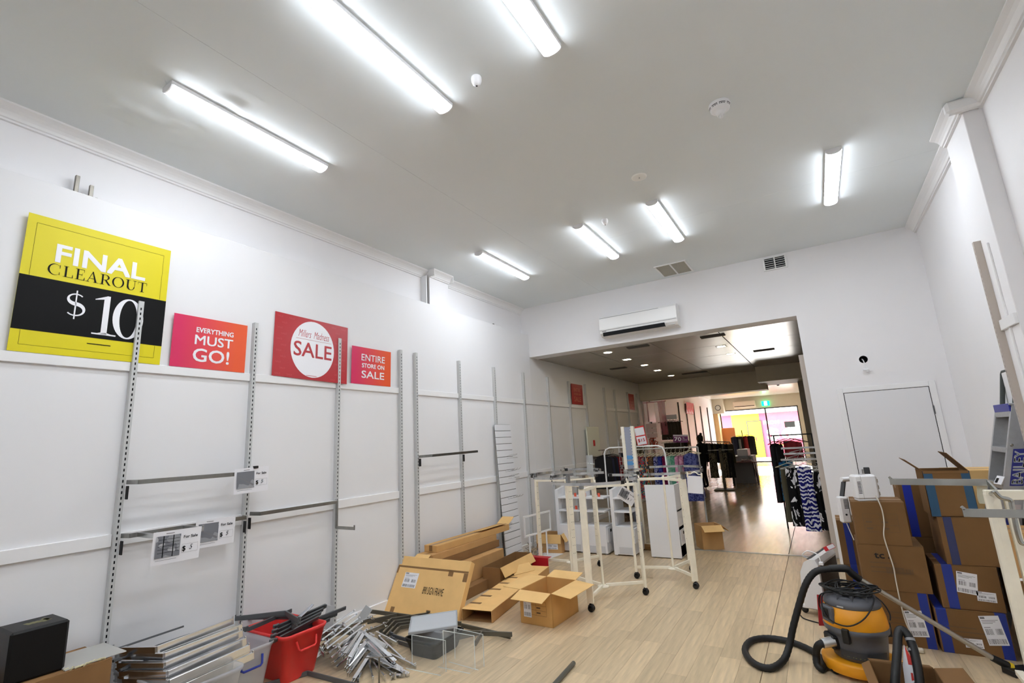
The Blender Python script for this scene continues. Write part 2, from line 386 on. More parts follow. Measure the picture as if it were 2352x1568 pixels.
# back shop: beam, lower bulkhead, side walls
BEAM = M('bulkhead_paint', (206, 198, 180), .55, var=.02)
g = G(); g.box(-.9, 3.25, 13.85, 14.3, 2.66, 3.4, .004); g.box(3.12, 4.6, 13.0, 14.3, 2.78, 3.4, .004); struct('wall_beam', g, BEAM)
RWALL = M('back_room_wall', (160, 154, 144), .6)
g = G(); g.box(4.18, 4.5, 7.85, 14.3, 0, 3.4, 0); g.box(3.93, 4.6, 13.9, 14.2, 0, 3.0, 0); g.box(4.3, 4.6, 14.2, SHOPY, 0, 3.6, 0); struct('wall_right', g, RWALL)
g = G(); g.box(-.9, -.66, 14.0, SHOPY, 0, 3.6, 0); g.box(-.9, 0, 13.95, 14.1, 0, 3.3, 0); struct('wall_left', g, WALL)
g = G(); g.box(-.9, 4.5, SHOPY-.1, SHOPY+.15, 2.86, 3.6, 0); g.box(-.66, -.10, SHOPY-.6, SHOPY+.1, 2.70, 3.5, 0); struct('wall_shopfront', g, BEAM)
g = G(); g.box(-.66, -.42, SHOPY-.7, SHOPY+.1, 0, 2.7, .01); struct('trim_12', g, TIMBER)
g = G(); g.box(-.42, .25, SHOPY-.05, SHOPY+.02, 0, 1.9, .01); struct('trim_13', g, M('brown_board', (190, 120, 66), .5))
g = G(); g.box(3.45, 4.4, SHOPY-.1, SHOPY+.1, 0, 2.86, 0); struct('wall_shopfront', g, BEAM)

# rails of the display panel, one board per bay
UPY = [1.575, 2.468, 3.385, 4.289, 4.558, 5.441, 6.326, 7.229, 8.133, 9.047, 9.89, 11.0, 11.706, 12.695, 13.471]
bays = [(-.3, UPY[0]), (UPY[0], UPY[1]), (UPY[1], UPY[2]), (UPY[2], UPY[3])]+[(UPY[i], UPY[i+1]) for i in range(4, len(UPY)-1) if i != 10]
for (a, b) in bays:
    for (z0, z1) in ((2.308, 2.376), (1.113, 1.195)):
        g = G(); g.box(0, .02, a+.018, b-.018, z0, z1, .003); part('rail', g, TRIMW, wl)

# slotted uprights
def upright_mesh(name, z0, z1, pitch, mats, w=.034, dep=.045, sl=.0085, sh=.019):
    g = G(); h = w/2
    g.box(.0, dep-.003, -h, -h+.003, z0, z1, .0008); g.box(.0, dep-.003, h-.003, h, z0, z1, .0008)
    X = dep; n = int((z1-z0-.06)/pitch); zz = z1-.05
    g.add([(X, -h, z0), (X, -sl/2, z0), (X, -sl/2, z1), (X, -h, z1)], [(0, 1, 2, 3)]); g.add([(X, sl/2, z0), (X, h, z0), (X, h, z1), (X, sl/2, z1)], [(0, 1, 2, 3)])
    g.add([(X, -h, z0), (X, -h, z1), (X-.004, -h, z1), (X-.004, -h, z0)], [(0, 1, 2, 3)]); g.add([(X, h, z0), (X, h, z1), (X-.004, h, z1), (X-.004, h, z0)], [(3, 2, 1, 0)])
    prev = z1
    for k in range(n):
        t = zz-k*pitch
        g.add([(X, -sl/2, t), (X, sl/2, t), (X, sl/2, prev), (X, -sl/2, prev)], [(0, 1, 2, 3)]); prev = t-sh
    g.add([(X, -sl/2, z0), (X, sl/2, z0), (X, sl/2, prev), (X, -sl/2, prev)], [(0, 1, 2, 3)])
    g.add([(0, -h, z1), (X, -h, z1), (X, h, z1), (0, h, z1)], [(0, 1, 2, 3)])
    g.m = 1; g.add([(X-.009, -h+.003, z0), (X-.009, h-.003, z0), (X-.009, h-.003, z1), (X-.009, -h+.003, z1)], [(0, 1, 2, 3)])  # dark plate paints the unlit inside of the steel channel
    return g.mesh(name, mats)
UPM = upright_mesh('slotted_upright', .02, 2.835, .0375, [STEEL, DARK])
UPL = ['slotted steel upright in front of the yellow clearance poster', 'slotted steel upright right of the pink everything must go poster', 'slotted steel upright crossing the right edge of the dark red sale poster',
 'slotted steel upright right of the small entire store poster', 'slotted steel upright at the left end of the high hanging rail with no posters', 'slotted steel upright behind the middle of the high hanging rail',
 'slotted steel upright rising behind the leaning white slat panel', 'slotted steel upright just right of the leaning slat panel', 'first slotted steel upright inside the back room opening',
 'slotted steel upright on the left of the first red poster in the back room', 'slotted steel upright on the right of the first red poster in the back room', 'slotted steel upright right of the hung mirror in the back room',
 'slotted steel upright midway between mirror and second red back room poster', 'slotted steel upright on the left of the second red poster in the back room', 'last slotted steel upright before the beam in the back room']
for i, y in enumerate(UPY):
    tag(put('slotted_upright', UPM, None, (0, y, 0)), UPL[i], 'upright', 'slotted uprights on the left wall')
UPB = upright_mesh('slotted_upright_beige', .05, 2.62, .0375, [M('beige_steel', (188, 178, 168), .45), DARK], w=.05, dep=.07)
tag(put('slotted_upright', UPB, None, mx=tr(OPX+.012, 7.66, 0) @ rz(pi)), 'beige slotted upright fixed to the right jamb of the opening', 'upright')
UPB2 = upright_mesh('slotted_upright_tan', .05, 2.62, .0375, [MATS['beige_steel'], DARK], w=.034, dep=.045)
tag(put('slotted_upright', UPB2, None, mx=tr(5.505, 5.08, .40) @ rz(pi)), 'tan slotted upright on the right hand pilaster above the ladder', 'upright')
g = G(); g.box(5.492, 5.506, 4.90, 4.93, 1.2, 2.95, .003); struct('trim_14', g, TRIMW)
g = G(); g.box(5.485, 5.506, 4.735, 5.06, 2.29, 2.37, .003); g.box(5.6, 5.62, 3.4, 4.735, 2.29, 2.37, .003); struct('trim_15', g, TRIMW)

# ceiling battens
g = G(); n = 14; prof = [(.0612*cos(rad(-5-170*i/n)), -.026+.031*sin(rad(-5-170*i/n))) for i in range(n+1)]
vs_ = [(a, y, b) for y in (.012, 1.193) for a, b in prof]
g.add(vs_, [(i, n+1+i, n+2+i, i+1) for i in range(n)], None, True); g.add(vs_, [tuple(range(n+1)), tuple(range(2*n+1, n, -1))])
LENS = g.mesh('diffuser', M('batten_diffuser', (255, 255, 255), .4, emit=BATTEN, emitcol=(240, 246, 254)))
BASE_ = G().box(-.062, .062, 0, 1.205, -.0305, 0, .003).mesh('base', WHITEP)
g = G()
for (a, b) in ((0, .014), (1.191, 1.205)):
    pts = [(.058*cos(pi*i/8), -.01-.062*sin(pi*i/8)) for i in range(9)]; g.prism(pts, -b, -a, rx(pi/2) @ Matrix.Scale(1, 4))
ECAP = g
BL = ['ceiling batten light above the yellow clearance poster, by the peeling paint', 'long ceiling batten light at the top left of the picture, second from the left wall', 'ceiling batten light cut by the top edge, third from the left wall',
 'far ceiling batten light nearest the left wall', 'far ceiling batten light second from the left wall', 'far ceiling batten light right of the small round sensor', 'far ceiling batten light nearest the right wall', 'ceiling batten light out of view above the cartons']
BL += ['added unseen ceiling batten light behind the viewer, %s' % w_ for w_ in ('nearest the left wall', 'second from the left wall', 'third from the left wall', 'nearest the right wall')]  # unseen rear row, added at the row spacing to brighten the near left
BP = [(.933, 1.25), (2.258, 1.265), (3.137, 1.23), (.865, 4.822), (2.215, 4.88), (3.07, 4.84), (4.68, 4.87), (4.66, 1.1), (.93, -2.35), (2.26, -2.35), (3.13, -2.35), (4.66, -2.35)]
for (x, y), lb in zip(BP, BL):
    t = T('ceiling_light', lb, 'light', (x, y, CZ), group='ceiling batten lights')
    put('base', BASE_, t); put('diffuser', LENS, t)
    for yy in (0, 1.191):
        g = G(); pts = [(.0605*cos(rad(-180*i/8)), -.026+.0295*sin(rad(-180*i/8))) for i in range(9)]
        g.add([(a, yy+q, b) for q in (0, .012) for a, b in pts], [tuple(range(9)), tuple(range(17, 8, -1))]+[(i, 9+i, 10+i, i+1) for i in range(8)]); part('end_cap', g, WHITEP, t)

# small ceiling fittings
def sensor(x, y, lb):
    t = T('motion_sensor', lb, 'sensor', (x, y, CZ), group='ceiling sensors')
    g = G(); g.lathe([(.033, 0), (.035, -.012), (.034, -.03), (.027, -.05), (.014, -.062), (.004, -.064)], 18); part('body', g, WHITEP, t)
    g = G(); g.lathe([(.006, -.063), (.006, -.067)], 10); part('lens', g, BLACKP, t)
sensor(2.603, 2.365, 'small white dome sensor on ceiling beside the long batten at the top'); sensor(2.509, 4.959, 'small white dome sensor between the far ceiling battens')
t = T('smoke_detector', 'white smoke detector with dark vent slots hanging from ceiling', 'detector', (3.929, 3.64, CZ))
g = G(); g.lathe([(.075, 0), (.078, -.012), (.076, -.022)], 28); part('base', g, WHITEP, t)
g = G(); g.lathe([(.076, -.022), (.068, -.046), (.05, -.054), (.034, -.058), (.031, -.075), (.027, -.09), (.006, -.092)], 28); part('cover', g, WHITEP, t)
g = G()
for k in range(3):
    for a in range(8):
        for s_ in range(4):
            t0 = 2*pi*a/8+.08+s_*.155; t1 = t0+.15; r = .0745-.0033*k
            z0 = -.026-.0075*k
            g.add([(r*cos(t0)*1.012, r*sin(t0)*1.012, z0), (r*cos(t1)*1.012, r*sin(t1)*1.012, z0), ((r-.0014)*cos(t1)*1.012, (r-.0014)*sin(t1)*1.012, z0-.0045), ((r-.0014)*cos(t0)*1.012, (r-.0014)*sin(t0)*1.012, z0-.0045)], [(3, 2, 1, 0)])
part('vent_slots', g, DARK, t)
g = G()
for a in range(4): g.tube([(.024*cos(a*pi/2), .024*sin(a*pi/2), -.07), (.017*cos(a*pi/2), .017*sin(a*pi/2), -.108)], .0035, 6)
g.lathe([(.009, -.1), (.011, -.112), (.003, -.114)], 10); part('sensor_cage', g, WHITEP, t)
t = T('cover_plate', 'flat round cover plate on ceiling in front of the far battens', 'cap', (3.111, 4.293, CZ))
g = G(); g.lathe([(.072, 0), (.07, -.006), (.062, -.009)], 28); part('disc', g, M('cap_paint', (244, 244, 240), .6), t)
g = G(); g.lathe([(.006, -.008), (.007, -.014)], 8); part('screw', g, INKG, t)
t = T('return_grille', 'grey two panel return air grille in the ceiling near the back wall', 'grille', (2.735, 7.17, CZ))
for (a, b, c, d) in ((-.225, .225, -.28, -.255), (-.225, .225, .255, .28), (-.225, -.2, -.255, .255), (.2, .225, -.255, .255), (-.012, .012, -.255, .255)):
    g = G(); g.box(a, b, c, d, -.014, 0, .003); part('frame', g, TRIMW, t)
for s_ in (-1, 1):
    g = G()
    for k in range(22): g.box(min(s_*.012, s_*.2), max(s_*.012, s_*.2), -.25+.0232*k, -.25+.0232*k+.012, -.009, -.006, 0)
    part('mesh_panel', g, M('grille_mesh', (190, 188, 176), .7), t, stuff=True)
    g = G(); g.box(min(s_*.012, s_*.2), max(s_*.012, s_*.2), -.255, .255, -.003, -.001, 0); part('backing', g, M('grille_back', (150, 148, 138), .8), t)
t = T('wall_vent', 'white framed louvre vent with black slots high on the back wall', 'vent', (4.025, YB, 3.94))
g = G(); g.box(-.13, .13, -.004, 0, -.078, .078, 0); part('backing', g, DARK, t)
for (a, b, c, d) in ((-.15, .15, .078, .098), (-.15, .15, -.098, -.078), (-.15, -.125, -.078, .078), (.125, .15, -.078, .078), (-.008, .008, -.078, .078)):
    g = G(); g.box(a, b, -.016, 0, c, d, .003); part('frame', g, TRIMW, t)
for s_ in (-1, 1):
    for k in range(5):
        g = G(); g.bar((min(.008*s_, .125*s_), -.009, -.06+.03*k), (max(.008*s_, .125*s_), -.009, -.06+.03*k), .012, .003, (0, -1, 1), 0); part('louvre', g, TRIMW, t)

# air conditioner above the opening
t = T('air_conditioner', 'white split air conditioner mounted above the wide opening', 'air conditioner', (2.045, YB, 3.25))
g = G(); pr = [(0, .0), (0, .345), (.10, .345), (.17, .335), (.20, .30), (.215, .12), (.20, .055), (.15, .008), (.06, 0)]
vs_ = [(x, -a, b) for x in (-.61, .61) for a, b in pr]; n = len(pr)
g.add(vs_, [(i, n+i, n+(i+1) % n, (i+1) % n) for i in range(n)]+[tuple(range(n)), tuple(range(2*n-1, n-1, -1))])
part('body', g, M('ac_white', (236, 236, 234), .35), t)
g = G(); g.box(-.56, .42, -.212, -.05, .012, .07, .004, tr(0, 0, -.003)); part('outlet', g, DARK, t)
g = G(); g.bar((-.555, -.185, .012), (.415, -.185, .012), .05, .006, (0, .6, 1)); part('flap', g, WHITEP, t)
g = G(); g.box(-.6, .6, -.2165, -.205, .098, .101, 0); g.box(-.6, .35, -.2, -.195, .302, .306, 0, tr(0, -.003, 0)); part('panel_seam', g, INKG, t)
g = G(); g.box(-.58, .36, -.10, -.02, .345, .352, .002); part('intake_grille', g, M('ac_grey', (208, 208, 206), .5), t)
g = G(); quad(g, -.57, -.50, .078, .088, 0, TOCAM(0, -.2135, 0)); part('badge', g, INKG, t)
g = G(); g.box(.47, .57, -.19, -.18, .018, .03, .002); part('display', g, M('ac_window', (190, 190, 188), .2), t)

# cable stub out of the hole
t = T('cable_connector', 'white cable with plug hanging from the round hole above the door', 'cable', (HX, YB, HZ))
g = G(); g.tube([(-.01, .05, .01), (-.005, -.01, -.012), (0, -.025, -.05), (.006, -.032, -.1), (.01, -.035, -.125)], .006, 8); part('cord', g, WHITEP, t)
g = G(); g.tube([(-.03, -.05, -.135), (.012, -.045, -.14), (.03, -.045, -.135)], [.016, .02, .02], 10); g.box(.0, .03, -.06, -.03, -.165, -.12, .005); part('plug', g, WHITEP, t)

# bits of bracket showing above the display panel
for (y, h, lb) in ((1.15, .16, 'short steel stub above panel edge, left of the pair over the yellow poster'), (1.235, .12, 'short steel stub above panel edge, right of the pair over the yellow poster'), (6.55, .05, 'tiny steel stub above the panel edge near the back corner')):
    g = G(); g.box(-.1, -.075, -.012, .012, -.1, h, .002); g.box(-.1, -.03, .012, .03, -.1, .015, .002); solo('wall_bracket', g, DULLM, lb, 'bracket', (0, y, 3.55))

# posters on the upper rail
def poster(name, lb, y0, z0, w, h, mat, lean=.012, cat='sign', x0=.022, skew=0.0):
    mx = frame((x0, y0, z0), (0, 1, 0), (Vector((lean, 0, 1)).normalized()), (1, 0, -lean))
    t = T(name, lb, cat, mx=mx)
    g = G(); nn = 14
    def f(u, v): return (u*w, v*h, .004*sin(pi*u)*0)
    g.grid(f, nn, nn, None, True); g.grid(lambda u, v: (w-u*w, v*h, -.003), 2, 2); 
    for (a, b) in (((0, 0), (w, 0)), ((w, 0), (w, h)), ((w, h), (0, h)), ((0, h), (0, 0))):
        g.add([(a[0], a[1], 0), (b[0], b[1], 0), (b[0], b[1], -.003), (a[0], a[1], -.003)], [(3, 2, 1, 0)])
    part('board', g, mat, t); return t
YEL = M('poster_yellow', (222, 208, 26), .4, spec=.3); PINKW = PAPER
def serif(g, ch, x, y, w, h, z):
    """one roman capital with thick and hairline strokes in the box x, y, w, h"""
    T0, H0 = .13*h, .035*h
    R = lambda a, b, c, d: quad(g, x+a, x+b, y+c, y+d, z)
    P = lambda *p: g.add([(x+a, y+b, z) for a, b in p], [tuple(range(len(p)))])
    m = tr(x, y, z)
    S = lambda a, b, c: R(a, b, c, c+H0)
    if ch == 'C': g.ring(w*.5, h*.52, w*.42, h*.485, 42, 318, m, 28, w*.5, h*.5, w*.56, h*.5); R(w*.86, w*.9, h*.66, h*.98); R(w*.86, w*.9, h*.04, h*.3)
    elif ch == 'L': R(w*.18, w*.18+T0, 0, h); R(w*.02, w*.9, 0, H0); P((w*.86, 0), (w*.95, 0), (w*.95, h*.3), (w*.92, h*.3)); S(w*.02, w*.5, h-H0)
    elif ch == 'E': R(w*.18, w*.18+T0, 0, h); R(w*.02, w*.9, 0, H0); R(w*.02, w*.88, h-H0, h); R(w*.2, w*.7, h*.49, h*.49+H0); P((w*.84, 0), (w*.95, 0), (w*.95, h*.28), (w*.92, h*.28)); R(w*.85, w*.88, h*.76, h); R(w*.67, w*.7, h*.38, h*.64)
    elif ch == 'A': P((w*.06, 0), (w*.06+H0*1.2, 0), (w*.53, h), (w*.47, h)); P((w*.72, 0), (w*.72+T0*1.15, 0), (w*.53, h*1.02), (w*.44, h*1.02)); R(w*.22, w*.75, h*.33, h*.33+H0); S(-w*.06, w*.24, 0); S(w*.6, w*1.06, 0)
    elif ch == 'R': R(w*.16, w*.16+T0, 0, h); S(0, w*.42, 0); R(0, w*.5, h-H0, h); R(w*.2, w*.5, h*.46, h*.46+H0); g.ring(w*.38, h*.27, w*.24, h*.235, -90, 90, m, 16, w*.48, h*.73); P((w*.44, h*.48), (w*.6, h*.48), (w*1.02, 0), (w*.82, 0)); S(w*.8, w*1.06, 0)
    elif ch == 'O': g.ring(w*.5, h*.52, w*.36, h*.485, 0, 360, m, 36, w*.5, h*.5)
    elif ch == 'U': R(w*.12, w*.12+T0, h*.32, h); R(w*.82, w*.82+H0, h*.32, h); g.ring(w*.365, h*.34, w*.365-T0*.9, h*.29, 180, 360, m, 18, w*.485, h*.32, w*.53, h*.32); S(-w*.02, w*.42, h-H0); S(w*.68, w*1.0, h-H0)
    elif ch == 'T': R(w*.5-T0/2, w*.5+T0/2, 0, h); R(w*.02, w*.98, h-H0, h); R(w*.02, w*.05, h*.74, h); R(w*.95, w*.98, h*.74, h); S(w*.28, w*.72, 0)
    elif ch == '1': R(w*.42, w*.42+T0*.95, 0, h*.95); P((w*.42, h*.95), (w*.42+T0*.95, h*.95), (w*.42+T0*.95, h), (w*.42+T0*.45, h)); P((w*.1, h*.86), (w*.42, h*.9), (w*.42+T0*.5, h), (w*.1, h*.88)); S(w*.1, w*.98, 0); P((w*.3, H0), (w*.8, H0), (w*.42+T0*.95, h*.06), (w*.42, h*.06))
    elif ch == '0': g.ring(w*.5, h*.51, w*.28, h*.475, 0, 360, m, 40, w*.5, h*.5)
PY0, PZ0, PW, PH = .905, 2.376, .835, .915
t = poster('clearance_poster', 'large yellow and black final clearout ten dollar poster on the left wall', PY0, PZ0, PW, PH, YEL, .012)
g = G(); quad(g, 0, PW, PH*.155, PH*.545, .001); part('black_band', g, M('poster_black', (12, 12, 12), .5, spec=.15), t)
g = G(); e = .0015
for (a, b, c, d) in ((.045, PW-.045, PH*.94-.0015, PH*.94), (.045, .0465, PH*.55, PH*.94), (PW-.0465, PW-.045, PH*.55, PH*.94), (.045, .0465, PH*.05, PH*.152), (PW-.0465, PW-.045, PH*.05, PH*.152), (.045, PW-.045, PH*.05, PH*.05+.0015)): quad(g, a, b, c, d, .001)
quad(g, PW*.46, PW*.62, PH*.105, PH*.112, .001)
part('border_line', g, INK, t, stuff=True)
g = G(); write(g, 'FINAL', PW*.19, PW*.815, PH*.68, PH*.82, None, .035, z=.0016); part('lettering', g, M('poster_white', (240, 240, 244), .4), t)
g = G(); xs = PW*.155; cw = [.105, .085, .085, .10, .095, .11, .10, .09]; tot = sum(cw); sc = PW*.69/tot
for ch, w_ in zip('CLEAROUT', cw):
    serif(g, ch, xs, PH*.582, w_*sc*.88, PH*.082, .0022); xs += w_*sc
part('lettering', g, INK, t)
g = G(); serif(g, '1', PW*.46, PH*.185, PW*.19, PH*.31, .0018); serif(g, '0', PW*.61, PH*.18, PW*.225, PH*.32, .0018)
pts = []
for i in range(25):
    a = rad(40+ 230*i/24) ; 
    pts.append((PW*.355+.042*cos(a), PH*.43+.034*sin(a)))
for i in range(1, 25):
    a = rad(90-230*i/24); pts.append((PW*.355+.048*cos(a), PH*.43-.034-.04+.04*sin(a)))
vs_ = []
for i, p in enumerate(pts):
    q0 = pts[max(0, i-1)]; q1 = pts[min(len(pts)-1, i+1)]; dx, dy = q1[0]-q0[0], q1[1]-q0[1]; l_ = math.hypot(dx, dy) or 1
    wd = .004+.009*math.exp(-((i-len(pts)/2)/9)**2); vs_ += [(p[0]-dy/l_*wd, p[1]+dx/l_*wd, .0018), (p[0]+dy/l_*wd, p[1]-dx/l_*wd, .0018)]
g.add(vs_, [(2*i, 2*i+1, 2*i+3, 2*i+2) for i in range(len(pts)-1)]); quad(g, PW*.355-.004, PW*.355+.004, PH*.43-.14, PH*.43+.06, .0018)
part('lettering', g, MATS['poster_white'], t)
GR1 = gradient_mat('poster_pink_orange', (214, 38, 92), (232, 88, 40), 0, .05, .5)
def redposter(lb, y0, z0, w, h, rows, sk=0):
    t = poster('sale_poster', lb, y0, z0, w, h, GR1, .02)
    for (s_, a, b, c, d, bo) in rows:
        g = G(); write(g, s_, w*a, w*b, h*c, h*d, None, bo, z=.0015); part('lettering', g, MATS['poster_white'], t)
    return t
redposter('pink to orange poster reading everything must go on the left wall', 1.806, 2.376, .588, .42, [('EVERYTHING', .29, .80, .70, .80, .03), ('MUST', .28, .80, .46, .65, .018), ('GO!', .27, .76, .13, .39, .018)])
redposter('small pink to orange poster reading entire store on sale', 3.555, 2.376, .575, .41, [('ENTIRE', .23, .83, .64, .82, .012), ('STORE ON', .245, .82, .45, .57, .03), ('SALE', .24, .82, .17, .37, .018)])
RW, RH = .83, .615
t = poster('sale_poster', 'dark red tilted poster with white oval reading sale', 2.655, 2.376, RW, RH, M('poster_red', (178, 24, 34), .35), .02)
t.matrix_world = frame((.0235, 2.648, 2.378), (0, 1, .0), (Vector((.0, .055, 1)).normalized()), (1, 0, 0))
g = G(); g.add([(RW*.5+.245*cos(2*pi*i/44), RH*.5+.285*sin(2*pi*i/44), .0012) for i in range(44)], [tuple(range(44))]); part('oval', g, MATS['poster_white'], t)
g = G(); write(g, 'SALE', RW*.245, RW*.76, RH*.36, RH*.60, None, .012, z=.002); part('lettering', g, MATS['poster_red'], t)
g = G(); write(g, 'Millers  Madness', RW*.30, RW*.72, RH*.68, RH*.80, None, -.006, .35, z=.002); part('lettering', g, M('poster_red_thin', (186, 60, 66), .5), t)
g = G(); quad(g, RW*.27, RW*.75, RH*.645, RH*.649, .002); quad(g, RW*.42, RW*.56, RH*.06, RH*.068, .002); part('printed_lines', g, MATS['poster_red_thin'], t, stuff=True)
g = G()
for r_ in range(11):
    for c_ in range(7):
        x_ = RW*(.03+.145*c_)+(.045 if r_ % 2 else 0); y_ = RH*(.03+.09*r_)
        if ((x_+.03-RW*.5)/.29)**2+((y_+.008-RH*.5)/.31)**2 > 1 and x_ < RW-.07: write(g, 'SALE', x_, x_+.055, y_, y_+.016, z=.001)
part('background_print', g, M('poster_red_light', (196, 66, 72), .4), t, stuff=True)
for (y0, lb, w) in ((9.17, 'red sale poster high on the back room wall nearest the opening', .56), (12.72, 'red sale poster high on the back room wall nearer the beam', .5)):
    t = poster('sale_poster', lb, y0, 2.38, w, .42, M('poster_red_back', (170, 26, 30), .3), .02)
    for (s_, a, b, c, d) in (('ENTIRE', .2, .8, .62, .8), ('STORE ON', .2, .8, .45, .56), ('SALE', .2, .8, .14, .38)):
        g = G(); write(g, s_, w*a, w*b, .42*c, .42*d, None, .015, z=.0015); part('lettering', g, M('poster_faded', (206, 120, 100), .4), t)
# ================================================================ hang rails and for-sale sheets on the left wall
def hangrail(lb, pts, w=.012, h=.03, brackets=(), hooks=()):
    t = T('hang_rail', lb, 'hang rail', pts[0], group='chrome hang rails on the uprights'); o = Vector(pts[0])
    for i in range(len(pts)-1):
        g = G(); a = Vector(pts[i])-o; b = Vector(pts[i+1])-o; d = (b-a).normalized()*.003; g.bar(a-d, b+d, w, h); part('bar', g, M('brushed_rail', (150, 150, 146), .28, 1.0, var=.08, scale=20), t)
    for (y, z) in brackets:
        g = G(); q = Vector((.047, y, z))-o; g.box(q.x-.004, q.x+.03, q.y-.004, q.y+.004, q.z-.075, q.z+.015, .002); part('bracket', g, BLACKP, t)
    return t
hangrail('upper hang rail in the first bay with one sale sheet clipped at its end', [(.05, 1.60, 1.53), (.22, 1.60, 1.53), (.22, 2.44, 1.53), (.05, 2.45, 1.53)], brackets=((1.60, 1.49), (2.45, 1.49)))
hangrail('lower hang rail in the first bay with two forward arms', [(.05, 1.60, 1.178), (.12, 1.62, 1.178), (.12, 2.42, 1.178), (.05, 2.44, 1.178)], brackets=((1.60, 1.13), (2.45, 1.13)))
for (y, lb) in ((1.665, 'short forward arm at the left of the lower first bay rail'), (1.95, 'short forward arm at the right of the lower first bay rail')):
    g = G(); g.bar((0, 0, 0), (.27, 0, 0), .012, .03); g.box(.262, .27, -.006, .006, .015, .028, .001); solo('faceout_hook', g, CHROME, lb, 'arm', (.127, y, 1.178), 'faceout arms')
hangrail('hang rail across the second bay, behind the red tub', [(.05, 2.50, 1.195), (.16, 2.52, 1.195), (.16, 3.28, 1.195), (.05, 3.36, 1.195)], brackets=((2.49, 1.15),))
t = T('stepped_hanger', 'stepped chrome arm dropping from the third upright and turning outwards', 'arm', (.055, 3.372, 1.19))
g = G(); g.bar((0, 0, .01), (0, 0, -.255), .012, .028, (1, 0, 0)); part('drop', g, MATS['brushed_rail'], t)
g = G(); g.bar((0, 0, -.245), (.26, 0, -.245), .012, .028); g.box(.25, .26, -.006, .006, -.235, -.215, .001); part('arm', g, MATS['brushed_rail'], t)
hangrail('high hang rail standing off the wall between two uprights right of the posters', [(.05, 4.575, 1.56), (.25, 4.575, 1.565), (.25, 5.5, 1.578)], brackets=((4.575, 1.52), (5.44, 1.53)))

def sale_sheet(lb, x, y, z, w=.29, h=.2, tilt=0.0, price='5', pic=0, facing=None):
    mx = facing if facing is not None else (ONLEFT(x, y, z) @ rz(tilt))
    t = T('sale_sheet', lb, 'paper sheet', mx=mx, group='printed for sale sheets')
    g = G(); g.grid(lambda u, v: (u*w, v*h, .004*sin(pi*u)-.004*(1-v)), 8, 6); part('sheet', g, PAPER, t)
    m0 = tr(0, 0, .0035)
    g = G(); quad(g, w*.06, w*.56, h*.20, h*.86, .001, m0); part('photo', g, pattern_mat('sheet_photo%d' % pic, [(150, 152, 156), (120, 122, 128), (176, 178, 182)], 9 if pic else 5, rough=.6) if 'sheet_photo%d' % pic not in bpy.data.materials else bpy.data.materials['sheet_photo%d' % pic], t)
    g = G()
    if pic:
        for k in range(5): quad(g, w*.10, w*.54, h*(.34+.1*k), h*(.352+.1*k), .0016, m0)
        quad(g, w*.2, w*.22, h*.2, h*.86, .0016, m0); quad(g, w*.4, w*.42, h*.2, h*.86, .0016, m0)
    else:
        g.add([(w*.08, h*.70, .0016), (w*.08, h*.66, .0016), (w*.52, h*.27, .0016), (w*.55, h*.33, .0016)], [(0, 1, 2, 3)], m0)
        quad(g, w*.06, w*.56, h*.52, h*.525, .0016, m0)
    part('photo_detail', g, INKG if not pic else INK, t, stuff=True)
    for (s_, a, b, c, d, bo) in (('For Sale', .62, .92, .70, .79, .02), ('$', .61, .68, .28, .46, .02), (price, .76, .83, .33, .48, -.005)):
        g = G(); write(g, s_, w*a, w*b, h*c, h*d, m0, bo, .25 if s_ == price else 0, .0012); part('lettering', g, INK, t)
    g = G()
    for (a, b, c, d) in ((.6, .94, .25, .255), (.6, .94, .51, .515), (.6, .603, .25, .51), (.937, .94, .25, .51), (.08, .5, .12, .13), (.25, .42, .91, .93)): quad(g, w*a, w*b, h*c, h*d, .0012, m0)
    part('box_lines', g, INKG, t, stuff=True); return t
s1 = sale_sheet('for sale sheet clipped to the right end of the upper hang rail', .236, 2.245, 1.375, .285, .195, rad(1.5), '5')
g = G(); g.box(.15, .19, .185, .205, -.006, .012, .003); part('bulldog_clip', g, BLACKP, s1)
sale_sheet('nearest for sale sheet, hanging from the forward arms of the lower rail', .405, 1.635, 1.0, .297, .205, rad(-1), '5', 1)
sale_sheet('for sale sheet hanging on the lower rail behind the nearest sheet', .132, 2.03, 1.01, .297, .2, rad(-1), '5')

# ================================================================ slat panel leaning on the wall
mx = frame((.135, 6.25, .0), (0, 1, 0), Vector((-.10, 0, 1.94)).normalized(), Vector((1.94, 0, .10)).normalized())
t = T('slatwall', 'narrow white slatwall panel leaning against the left wall', 'display panel', mx=mx)
SW, SH = .445, 1.955
g = G(); g.box(0, SW, 0, SH, 0, .008, .001); part('backing', g, M('slat_groove', (120, 120, 118), .7), t)
ns = 20
for k in range(ns):
    g = G(); g.box(0, SW, SH*k/ns+.004, SH*(k+1)/ns-.004, .006, .019, .002); part('slat', g, WHITEL, t)
def wire_hook(lb, u, k, kind):
    m = mx @ tr(SW*u, SH*k/ns+.004, .02)
    t2 = T('wire_hook', lb, 'hook', mx=m, group='wire hooks in the slat panel')
    g = G()
    if kind: g.tube([(-.09, 0, 0), (-.1, .01, .05), (-.08, .02, .09), (.08, .02, .09), (.1, .01, .05), (.09, 0, 0)], .0025, 6); g.tube([(-.09, -.03, .0), (-.1, -.03, .05), (-.08, -.03, .09), (.08, -.03, .09), (.1, -.03, .05), (.09, -.03, 0)], .0025, 6)
    else:
        for q in (-.09, -.01, .07): g.tube([(q, 0, -.004), (q, -.03, .004), (q+.03, -.01, .12), (q+.035, .012, .15)], .003, 6)
    part('wire', g, CHROME, t2)
wire_hook('wire basket bracket highest on the leaning slat panel', .75, 15, 1); wire_hook('upper row of prong hooks on the leaning slat panel', .6, 13, 0)
